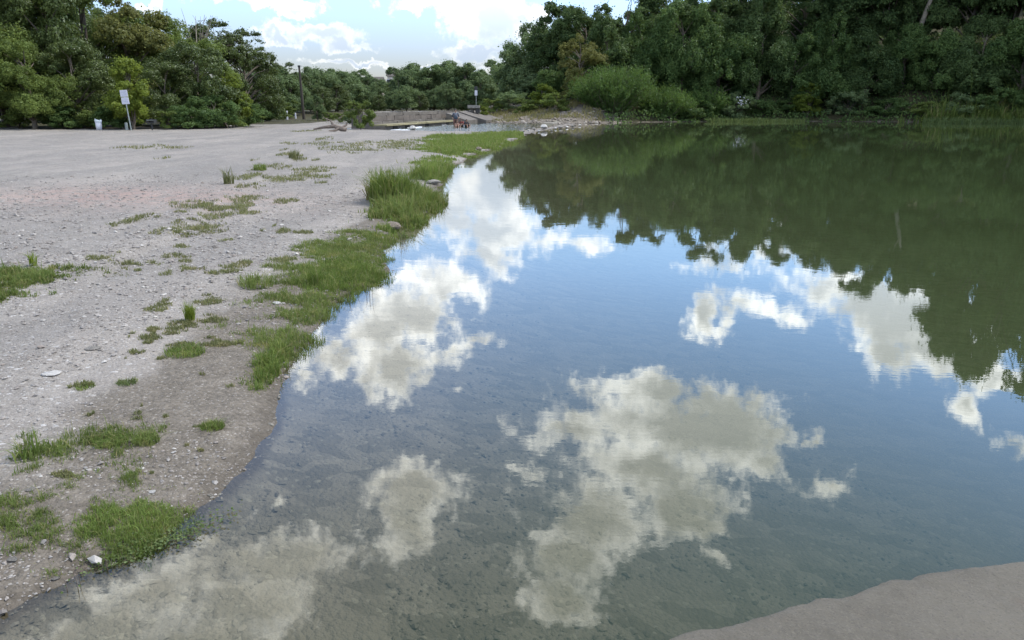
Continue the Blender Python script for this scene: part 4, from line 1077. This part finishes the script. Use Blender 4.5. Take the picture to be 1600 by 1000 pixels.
# -- willow thicket: fans of long narrow leaves on upright stems
def willow(px, Y, w, h, n, seed, label):
    rs = RS(seed); x = xat(px, Y, 1); z = max(gz(x, Y), 0)
    r0 = empty('willow_thicket', (x, Y, z - .1)); tag(r0, label, 'willow')
    ns = int(n / 34); a = rs.uniform(0, 6.283, ns); rr = np.sqrt(rs.uniform(0, 1, ns)) * w * .30
    bx, by = np.cos(a) * rr, np.sin(a) * rr * .6
    out = rr / (w * .30); hgt = h * np.sqrt(np.clip(1 - (out * .80) ** 2, .1, 1)) * rs.uniform(.62, 1.08, ns) * (.78 + .42 * vnoise(bx * .55 + 7, by * .55 + seed * 3, seed))
    Ps = []; Us = []; mb = MB()
    for i in range(ns):
        k = 34; t = rs.uniform(.12, 1, k)
        tipx = bx[i] * 1.55 + rs.normal() * .35; tipy = by[i] * 1.55 + rs.normal() * .35
        p = np.stack([bx[i] * .4 + (tipx - bx[i] * .4) * t ** 1.2, by[i] * .4 + (tipy - by[i] * .4) * t ** 1.2, hgt[i] * t], -1) + rs.normal(size=(k, 3)) * .10
        Ps.append(p); Us.append(np.tile(unit(np.array([[tipx * .5, tipy * .5, hgt[i]]])), (k, 1)))
        if i % 6 == 0: mb.tube([(bx[i] * .4, by[i] * .4, 0), (bx[i], by[i], hgt[i] * .5), (tipx, tipy, hgt[i] * .95)], [.025, .016, .005], 4, False)
    P_ = np.concatenate(Ps); U = np.concatenate(Us)
    Nn = unit(rs.normal(size=P_.shape) + np.array((0, -.4, .2)))
    V, Fq = leaves(P_, Nn, rs.uniform(.16, .36, len(P_)), .22, rs, 0, U + rs.normal(size=P_.shape) * .35)
    link('foliage', mesh_from('foliage', V, Fq, M['leaf_willow']), r0); mb.build('stems', M['bark'], r0)
willow(955, 80.5, 10.0, 4.9, 40000, 1, 'big rounded willow thicket at the water edge, tallest of the riverside shrubs')
willow(1036, 82.5, 7.5, 3.0, 20000, 2, 'lower willow thicket joined to the right side of the big round one')
willow(1110, 85, 6.0, 2.4, 14000, 3, 'small willow thicket before the whitish flowering shrub')

# white flowers on the pale shrub
x, y = xat(1158, 83.2, 1.5), 83.2; rs = RS(5); n = 60
V, Fq = leaves(np.stack([x + rs.normal(size=n) * .35, y + rs.normal(size=n) * .2, 2.0 + rs.normal(size=n) * .28], -1), unit(rs.normal(size=(n, 3)) + np.array((0, -1, .5))), rs.uniform(.06, .14, n), .9, rs)
tag(link('flower_heads', mesh_from('flower_heads', V, Fq, M['white'])), 'scatter of whitish blossoms on the pale shrub by the water', 'blossoms', kind='stuff')

def snag():
    x, Y = xat(1433, 87.5, 7), 87.5; z = gz(x, Y)
    r0 = empty('dead_snag', (x, Y, z)); tag(r0, 'bare broken grey trunk sticking up out of the vines high on the right bank', 'dead tree')
    hz = td(-25, Y) - z; mb = MB()
    mb.tube([(0, 0, -.5), (-.15, -.2, hz * .5), (.12, -.6, hz * .72), (.1, -1.4, hz * .86), (.35, -1.5, hz)], [.34, .26, .22, .17, .09], 9); mb.build('trunk', M['bark_pale'], r0, smooth_=True)
    mb = MB(); mb.tube([(.1, -1.4, hz * .84), (-.25, -1.6, hz * .93), (-.5, -1.6, hz)], [.09, .06, .03], 6); mb.build('limb', M['bark_pale'], r0, smooth_=True)
snag()

# bare twigs above the left wood
def twigs():
    x, Y = xat(305, 61, 7), 61.0; z = gz(x, Y); rs = RS(77); top = td(22, Y) - z
    r0 = empty('bare_tree', (x, Y, z)); tag(r0, 'leafless twiggy tree top left of the two gappy oaks', 'bare tree')
    mb = MB(); mb.tube([(0, 0, -.3), (.1, 0, top * .5), (0, 0, top * .72)], [.16, .1, .06], 7); mb.build('trunk', M['bark_pale'], r0)
    for k in range(9):
        mb = MB(); a = rs.uniform(0, 6.28); s0 = top * rs.uniform(.5, .72); e = Vector((math.cos(a) * rs.uniform(.6, 1.6), math.sin(a) * .8, top * rs.uniform(.84, 1.0)))
        s_ = Vector((0, 0, s0)); m_ = s_.lerp(e, .55) + Vector((0, 0, .1)); mb.tube([s_, m_, e], [.05, .03, .012], 5, False)
        for _ in range(6):
            q = s_.lerp(e, rs.uniform(.4, 1)); d = Vector((rs.normal(), rs.normal(), abs(rs.normal()))).normalized() * rs.uniform(.3, .7); mb.tube([q, q + d], [.016, .008], 4, False)
        mb.build('branch', M['bark_pale'], r0)
twigs()

# ------------------------------------------------------------------ grass
def blades(P_, h, w, rs, lean=.45, curl=.35):
    n = len(P_); a = rs.uniform(0, 6.283, n); l = np.abs(rs.normal(size=n)) * lean
    dx, dy = np.cos(a) * l, np.sin(a) * l; b = rs.uniform(0, 6.283, n)
    wx, wy = np.cos(b) * w * .5, np.sin(b) * w * .5
    mid = P_ + np.stack([dx * h * .4, dy * h * .4, h * .6], -1)
    tip = P_ + np.stack([dx * h * (1 + curl), dy * h * (1 + curl), h * (1 - .25 * np.clip(l, 0, 1))], -1)
    W_ = np.stack([wx, wy, np.zeros(n)], -1)
    V = np.stack([P_ - W_, P_ + W_, mid + W_ * .8, tip, mid - W_ * .8], 1).reshape(-1, 3)
    i = np.arange(n) * 5
    Fq = np.concatenate([np.stack([i, i + 1, i + 2, i + 4], -1), np.stack([i + 4, i + 2, i + 3, i + 3], -1)])
    tri = np.stack([i + 4, i + 2, i + 3], -1); quad = np.stack([i, i + 1, i + 2, i + 4], -1)
    T = np.concatenate([np.stack([quad[:, 0], quad[:, 1], quad[:, 2]], -1), np.stack([quad[:, 0], quad[:, 2], quad[:, 3]], -1), tri])
    return V, T

def pxpoly(poly, z=.08): return np.array([at(px, py, z) for px, py in poly])
def grass_area(name, poly, n, h, w, m, label, seed, z=.08, clump=.5, cscale=3.0, over=.0, lean=.5, cat='grass', world=False):
    rs = RS(seed); Q = np.array(poly) if world else pxpoly(poly, z); lo = Q.min(0); hi = Q.max(0)
    X = rs.uniform(lo[0], hi[0], n * 3); Y = rs.uniform(lo[1], hi[1], n * 3)
    d = sdist(X, Y, [tuple(q) for q in Q]); R_ = np.hypot(X, Y)
    nz = fbm(X * cscale, Y * cscale, seed, 3)
    fz = fbm(X * cscale * 5, Y * cscale * 5, seed + 7, 3); R1 = np.maximum(R_, 1)
    e_ = sstep(-d / R1 + (nz - .5) * .10 + (fz - .5) * .05, -.012, .035)
    pr = e_ * np.clip((.55 * nz + .45 * fz - clump) * 5 + .45, 0, 1) ** 1.3
    k = (rs.uniform(0, 1, len(X)) < pr) & (np.arange(len(X)) < n * 2.2); nz = nz * .4 + pr * .6
    X, Y, nz = X[k], Y[k], nz[k]
    Zg, s1, s2 = ground(X, Y); s_ = np.minimum(s1, s2)
    k = s_ > -over; X, Y, Zg, nz = X[k], Y[k], np.maximum(Zg[k], -.02), nz[k]
    hh = h * rs.lognormal(-.25, .42, len(X)) * (.30 + nz) ; V, T = blades(np.stack([X, Y, Zg - .004], -1), hh, w * rs.uniform(.7, 1.3, len(X)), rs, lean)
    o = link(name, mesh_from(name, V, T, m)); tag(o, label, cat, kind='stuff'); return o
G = M['grass']; GLs = M['grass_lush']; GO = M['grass_olive']
strip = [(372, 440), (400, 415), (450, 395), (485, 378), (520, 366), (575, 358), (625, 358), (612, 380), (606, 400), (616, 425), (600, 440), (555, 458), (525, 480), (500, 505), (470, 545), (445, 575), (408, 606), (382, 600), (392, 555), (372, 530), (350, 500), (372, 470)]
grass_area('shore_grass', strip, 46000, .040, .0048, G, 'long strip of mixed green grass along the near shoreline', 201, over=.12, clump=.47, cscale=2.6)
grass_area('shore_grass', [(470, 420), (540, 400), (610, 415), (614, 428), (590, 443), (550, 458), (500, 450)], 9000, .045, .005, GLs, 'brighter lush tip of the shoreline grass strip reaching into the water', 202, over=.15, clump=.3)
grass_area('shore_grass', [(385, 600), (395, 560), (420, 530), (450, 530), (440, 560), (410, 600)], 5000, .075, .005, GLs, 'taller grass tongue at the near end of the shoreline strip', 231, over=.05, clump=.35)
grass_area('corner_grass', [(110, 800), (150, 775), (215, 775), (280, 785), (296, 808), (272, 835), (235, 862), (190, 872), (150, 868), (120, 845)], 8500, .024, .0028, GLs, 'dense bright green grass patch nearest to the camera at the water', 203, z=.05, over=.10, clump=.36, cscale=5)
grass_area('corner_grass', [(-10, 790), (60, 745), (150, 740), (230, 735), (300, 770), (260, 850), (180, 890), (90, 880), (40, 860), (-10, 860)], 15000, .026, .003, G, 'thin scattered grass around the nearest bright patch', 204, z=.06, clump=.53, cscale=4)
grass_area('corner_grass', [(10, 690), (60, 665), (110, 680), (105, 715), (60, 735), (10, 740)], 2600, .035, .0035, G, 'straggling grass under the tall blade weed at the left edge', 205, z=.1, clump=.42, cscale=5)
grass_area('corner_grass', [(140, 660), (190, 655), (250, 660), (245, 700), (205, 740), (150, 720)], 3200, .030, .0035, G, 'broken grass patch above the nearest bright one', 206, z=.08, clump=.48, cscale=5)
grass_area('spit_grass', [(652, 222), (690, 213), (760, 211), (800, 205), (818, 208), (816, 214), (787, 226), (750, 238), (717, 253), (700, 262), (675, 258), (690, 246), (662, 238)], 60000, .10, .022, GLs, 'bright green grass spit running out between gravel and river', 207, over=.5, clump=.15, cscale=.8)
grass_area('spit_grass', [(648, 272), (668, 258), (700, 256), (700, 270), (688, 282), (660, 282)], 7000, .16, .014, GLs, 'grass clump joining the spit to the tall rushes', 208, over=.15, clump=.25)
grass_area('rush_grass', [(580, 318), (600, 300), (640, 296), (668, 300), (690, 322), (660, 338), (636, 350), (612, 348), (596, 335)], 17000, .15, .011, G, 'mound of leafy grass around the tall rushes at the water', 209, over=.25, clump=.2)
grass_area('edge_weeds', [(640, 300), (685, 308), (692, 322), (660, 336), (640, 346), (620, 352), (616, 362), (628, 366), (612, 370), (606, 352), (630, 330)], 8000, .07, .01, GLs, 'low bright weeds hugging the waterline below the rushes', 210, over=.3, clump=.25)
grass_area('left_grass', [(-60, 420), (40, 416), (150, 412), (130, 430), (70, 438), (40, 452), (-60, 470)], 16000, .05, .007, G, 'dark green grass band cutting across the gravel at the left edge', 211, z=.2, clump=.34)
grass_area('left_grass', [(120, 412), (200, 398), (242, 400), (235, 408), (150, 424)], 3500, .04, .007, GO, 'thin end of the grass band reaching into the gravel', 212, z=.2, clump=.5)
small = [(320, 318, 52, 7), (360, 322, 34, 8), (385, 312, 30, 5), (345, 335, 30, 9), (315, 352, 36, 10), (290, 366, 24, 7), (330, 362, 20, 5), (285, 386, 16, 4), (425, 260, 26, 5), (405, 265, 8, 5), (385, 277, 14, 6), (420, 280, 26, 5), (440, 284, 30, 5),
         (490, 266, 34, 6), (495, 276, 42, 4), (452, 243, 18, 3), (222, 230, 26, 4), (270, 232, 22, 2.5), (448, 315, 18, 5), (440, 364, 12, 4), (470, 366, 18, 3), (505, 225, 26, 4), (515, 232, 20, 3), (530, 238, 16, 3), (555, 228, 26, 7), (590, 224, 34, 6), (620, 230, 34, 8), (640, 222, 24, 7),
         (570, 236, 26, 5), (478, 205, 20, 2.5), (465, 250, 12, 4), (275, 402, 24, 4), (262, 427, 14, 4), (290, 410, 12, 4), (370, 415, 20, 8), (440, 408, 24, 8), (350, 425, 26, 7), (300, 420, 20, 4), (250, 482, 16, 10), (285, 510, 26, 8), (235, 530, 20, 6), (210, 553, 14, 4), (285, 545, 28, 9),
         (270, 520, 20, 7), (345, 535, 34, 10), (335, 500, 24, 8), (330, 470, 24, 10), (132, 603, 14, 4), (200, 598, 14, 6), (330, 663, 20, 8), (230, 682, 14, 10), (170, 690, 28, 12), (215, 648, 8, 5), (260, 470, 9, 4), (240, 745, 16, 5), (100, 745, 18, 6),
         (205, 345, 14, 4), (225, 338, 12, 4), (175, 352, 12, 3), (215, 655, 10, 4), (310, 700, 8, 3), (320, 585, 9, 3), (360, 600, 8, 4), (255, 560, 10, 3), (520, 395, 10, 3), (155, 405, 18, 4), (545, 190, 24, 3), (500, 188, 22, 3)]
Ps = []; Hs = []; Ws = []
rs = RS(300)
for _ in range(70):
    q = rs.randint(0, len(small)); a_ = small[q]; small.append((a_[0] + rs.normal() * (18 + a_[2]), a_[1] + rs.normal() * (4 + a_[3]), a_[2] * rs.uniform(.15, .5), max(1.5, a_[3] * rs.uniform(.2, .6))))
for (px, py, rx, ry) in small:
    x, y = at(px, py, .2); y = at(px, py, max(.06, min(gz(x, y), .4)))[1]; x = at(px, py, max(.06, min(gz(x, y), .4)))[0]
    dist = math.hypot(x, y); wx = rx / F * dist; y1 = at(px, py + ry, .2)[1]; y0 = at(px, py - ry, .2)[1]; wy = (y0 - y1) / 2
    n = int(min(2000, 300 * rx * ry / 60 + 40)); a = rs.uniform(0, 6.283, n); r_ = np.sqrt(rs.uniform(0, 1, n))
    X = x + np.cos(a) * r_ * wx; Y = y + np.sin(a) * r_ * wy
    k = fbm(X * 14 / max(1, dist * .25), Y * 14 / max(1, dist * .25), 301, 2) > .36 + .24 * r_ + rs.uniform(-.12, .12, n); X, Y = X[k], Y[k]
    Z = ground(X, Y)[0]; Ps.append(np.stack([X, Y, Z - .003], -1))
    Hs.append(rs.uniform(.4, 1.2, len(X)) * min(.085, .010 + dist * .003)); Ws.append(np.full(len(X), .0022 + dist * .00055))
P_ = np.concatenate(Ps); V, T = blades(P_, np.concatenate(Hs), np.concatenate(Ws), rs, .55)
tag(link('gravel_grass', mesh_from('gravel_grass', V, T, GO)), 'thin olive grass growing in small broken patches all over the gravel', 'grass', kind='stuff')
# dry grass and rubble on the bank right of the dam
rs = RS(310); n = 9000; X = rs.uniform(-5, 9, n); Y = rs.uniform(76, 90, n); Z, s1, s2 = ground(X, Y); k = (np.minimum(s1, s2) > .6) & (fbm(X * .8, Y * .8, 311) > .45)
V, T = blades(np.stack([X[k], Y[k], Z[k]], -1), rs.uniform(.15, .5, k.sum()), np.full(k.sum(), .05), rs, .4)
tag(link('bank_grass', mesh_from('bank_grass', V, T, M['grass_dry'])), 'dry straw coloured grass on the rubble bank right of the dam', 'grass', kind='stuff')
n = 1500; X = rs.uniform(-4, 12, n); Y = rs.uniform(70, 84, n); Z, s1, s2 = ground(X, Y); s_ = np.minimum(s1, s2); k = (s_ > -.3) & (s_ < 3.5) & (Y > 72)
o = pebbles('rubble', X[k], Y[k], Z[k], rs.uniform(.05, .26, k.sum()), M['pebble_tan'], 19); tag(o, 'tumbled pale rubble along the foot of the bank right of the dam', 'rubble', kind='stuff')
n = 260; X = rs.uniform(-1, 6, n); Y = rs.uniform(46, 72, n); Z, s1, s2 = ground(X, Y); s_ = np.minimum(s1, s2); k = (s_ > -.35) & (s_ < 2)
o = pebbles('sill_gravel', X[k], Y[k], np.maximum(Z[k], -.02), rs.uniform(.04, .14, k.sum()), M['pebble_tan'], 20); tag(o, 'broken stones making the low sill that crosses the river', 'rubble', kind='stuff')

# floating weed strips along the right bank
def weed(px0, px1, y0, y1, h, n, m, label, seed, name='water_weed', lean=.5):
    rs = RS(seed); Q = [at(px0, y1), at(px1, y1), (xat(px1, at(px1, y0)[1], 0), at(px1, y0)[1]), (xat(px0, at(px0, y0)[1], 0), at(px0, y0)[1])]
    Q = np.array(Q); X = rs.uniform(Q[:, 0].min(), Q[:, 0].max(), n); Y = rs.uniform(Q[:, 1].min(), Q[:, 1].max(), n)
    k = (-sdist(X, Y, [tuple(q) for q in Q]) + (fbm(X * .8, Y * .8, seed) - .6) * 1.6) > 0; X, Y = X[k], Y[k]
    Z = np.maximum(ground(X, Y)[0], 0)
    hh = h * (.5 + fbm(X * .6, Y * .6, seed + 1)) * rs.uniform(.5, 1.2, len(X))
    V, T = blades(np.stack([X, Y, Z - .02], -1), hh, np.full(len(X), .06), rs, lean)
    tag(link(name, mesh_from(name, V, T, m)), label, 'water plants', kind='stuff')
weed(1102, 1262, 187, 190.5, .42, 9000, M['weed'], 'first low strip of pale water weed along the right bank', 401)
weed(1312, 1415, 187, 190, .4, 6000, M['weed'], 'thin middle strip of water weed below the snag', 402)
weed(1440, 1640, 187, 193, .55, 14000, M['weed'], 'long pale water weed strip at the foot of the reed bank', 403)
Q = [(38, 79.5), (43.5, 76.6), (49, 74.6), (55, 71.6), (62, 65), (67, 62), (69, 68), (60, 77), (50, 80.5)]
grass_area('reed_bank', Q, 50000, 1.1, .07, M['grass_lush'], 'bright green reed bank at the right frame edge', 404, over=.6, clump=.36, cscale=.35, lean=.3, world=True)

rs = RS(420); n = 60000; X = rs.uniform(9, 62, n); Y = rs.uniform(60, 104, n); Z, s1, s2 = ground(X, Y)
nz_ = fbm(X * .5, Y * .5, 421, 3); k = (s1 > -.2) & (s1 < 16); X, Y, Z, nz_ = X[k], Y[k], Z[k], nz_[k]
Zt = Z + np.clip(nz_ - .25, 0, 1) * 2.6 * rs.uniform(.1, 1, len(X)) ** .5 * np.clip(s1[k] + .4, .15, 1)
V, Fq = leaves(np.stack([X, Y, Zt], -1), unit(rs.normal(size=(len(X), 3)) + np.array((-.2, -.6, .7))), rs.uniform(.16, .34, len(X)), .6, rs, .4)
tag(link('ground_ivy', mesh_from('ground_ivy', V, Fq, M['leaf_vine'])), 'leafy undergrowth and ivy covering the slope under the right bank trees', 'undergrowth', kind='stuff')

# individual tufts
def tuft(px, py, n, h, spread, w, m, label, lean=.35, name='grass_tuft', cat='grass tuft', z=.1):
    for _ in range(3): x, y = at(px, py, z); z = max(gz(x, y), 0)
    rs = RS(int(px * 7 + py)); a = rs.uniform(0, 6.283, n); r_ = np.sqrt(rs.uniform(0, 1, n)) * spread
    P_ = np.stack([np.cos(a) * r_, np.sin(a) * r_, np.zeros(n) - .005], -1)
    V, T = blades(P_, h * rs.uniform(.45, 1.1, n), np.full(n, w), rs, lean, .5)
    o = link(name, mesh_from(name, V, T, m), None, (x, y, z)); tag(o, label, cat); return o
tuft(612, 318, 1100, .62, .34, .013, GLs, 'tallest clump of upright rushes on the left bank beside the water', .32, 'rush_clump', 'rushes')
tuft(590, 312, 240, .42, .2, .012, M['grass_dry'], 'pale yellow rush stems on the left side of the tallest clump', .45, 'rush_clump', 'rushes')
tuft(668, 280, 420, .42, .35, .014, GLs, 'short rush clump at the near end of the grass spit', .4, 'rush_clump', 'rushes')
tuft(297, 500, 150, .16, .035, .0045, M['grass_yel'] if 'grass_yel' in M else M['leaf_yellow'], 'single yellow green upright tuft alone on the gravel beside the grass strip', .22)
tuft(402, 445, 330, .13, .16, .006, G, 'spiky tuft at the left end of the long grass strip', .75)
tuft(493, 445, 180, .17, .07, .006, GLs, 'upright tuft in the middle of the long grass strip', .3)
tuft(52, 706, 16, .15, .03, .006, GLs, 'tall pair of upright blades rising from the grass at the left edge', .12)
tuft(40, 716, 40, .11, .05, .006, GLs, 'broad leaning blades beside the tall pair at the left edge', .8)
tuft(52, 418, 30, .16, .035, .008, M['leaf_yellow'], 'small leafy weed standing on the left grass band', .3)
tuft(358, 288, 70, .34, .10, .012, GO, 'thin upright weed beside the low rock step in the gravel', .25)
tuft(461, 249, 110, .30, .16, .016, GO, 'small upright weed at the far end of the rock step', .3)
tuft(406, 266, 160, .18, .14, .012, GLs, 'bright little tuft at the end of the far gravel grass patch', .4)
tuft(332, 668, 260, .045, .055, .0035, GLs, 'small dark green tuft on the brown mud left of the shoreline', .6)
tuft(133, 605, 150, .03, .05, .004, GLs, 'tiny dark tuft on the open gravel, leftmost of two', .6)
tuft(198, 600, 170, .035, .05, .004, M['weed'], 'tiny grey green tuft on the open gravel, rightmost of two', .7)
tuft(172, 692, 420, .05, .08, .004, GLs, 'spreading green tuft left of the feathery one on the near bank', .9)
tuft(229, 690, 300, .06, .06, .004, G, 'feathery light green tuft on the near bank', .6)
tuft(290, 552, 420, .06, .12, .005, GLs, 'low dark tuft below the lone yellow green one', .7)
tuft(462, 555, 40, .03, .02, .003, M['leaf_brown'], 'tiny reddish weed at the very edge of the water', .6)

# leafy cress floating at the nearest patch
rs = RS(501); n = 900; c0 = at(255, 848); X = c0[0] + rs.normal(size=n) * .10; Y = c0[1] + rs.normal(size=n) * .05 + (X - c0[0]) * .9
k = np.abs(X - c0[0]) < .22; X, Y = X[k], Y[k]; Z = np.maximum(ground(X, Y)[0], 0) + rs.uniform(.002, .02, len(X))
V, Fq = leaves(np.stack([X, Y, Z], -1), unit(rs.normal(size=(len(X), 3)) * .4 + np.array((0, 0, 1))), rs.uniform(.006, .014, len(X)), .85, rs)
tag(link('floating_cress', mesh_from('floating_cress', V, Fq, M['weed'])), 'small round cress leaves floating off the nearest grass patch', 'water plants', kind='stuff')
def stalks(px, py, n, h, label, m=None):
    x, y = at(px, py); rs = RS(int(px)); mb = MB(); a = 0
    for _ in range(n):
        a = rs.uniform(-.5, .5); b = rs.uniform(-.2, .2); p = Vector((rs.uniform(-.03, .03), rs.uniform(-.01, .02), -.05)); L = h * rs.uniform(.6, 1.1)
        mb.tube([p, p + Vector((a * .2 * L, b * .2 * L, L * .5 + .05)), p + Vector((a * L * .7, b * L * .6, L * .9 + .05))], [.0014, .0012, .0005], 4, False)
    tag(mb.build('dead_stalks', m or M['driftwood'], None, (x, y, 0)), label, 'stalks')
stalks(112, 918, 3, .07, 'thin dead stems poking out of the water at the near corner')
stalks(172, 888, 5, .055, 'thin curved brown stems in the water beside the nearest grass patch')
stalks(545, 470, 6, .13, 'thin reed stems standing in the water off the grass strip, leftmost group', M['bark'])
stalks(577, 466, 5, .14, 'thin reed stems standing in the water off the grass strip, rightmost group', M['bark'])
stalks(630, 378, 14, .22, 'sparse reed stems in the water below the brown layered rock', M['bark'])

print('planted', PLANTED, 'objects', len(bpy.data.objects))
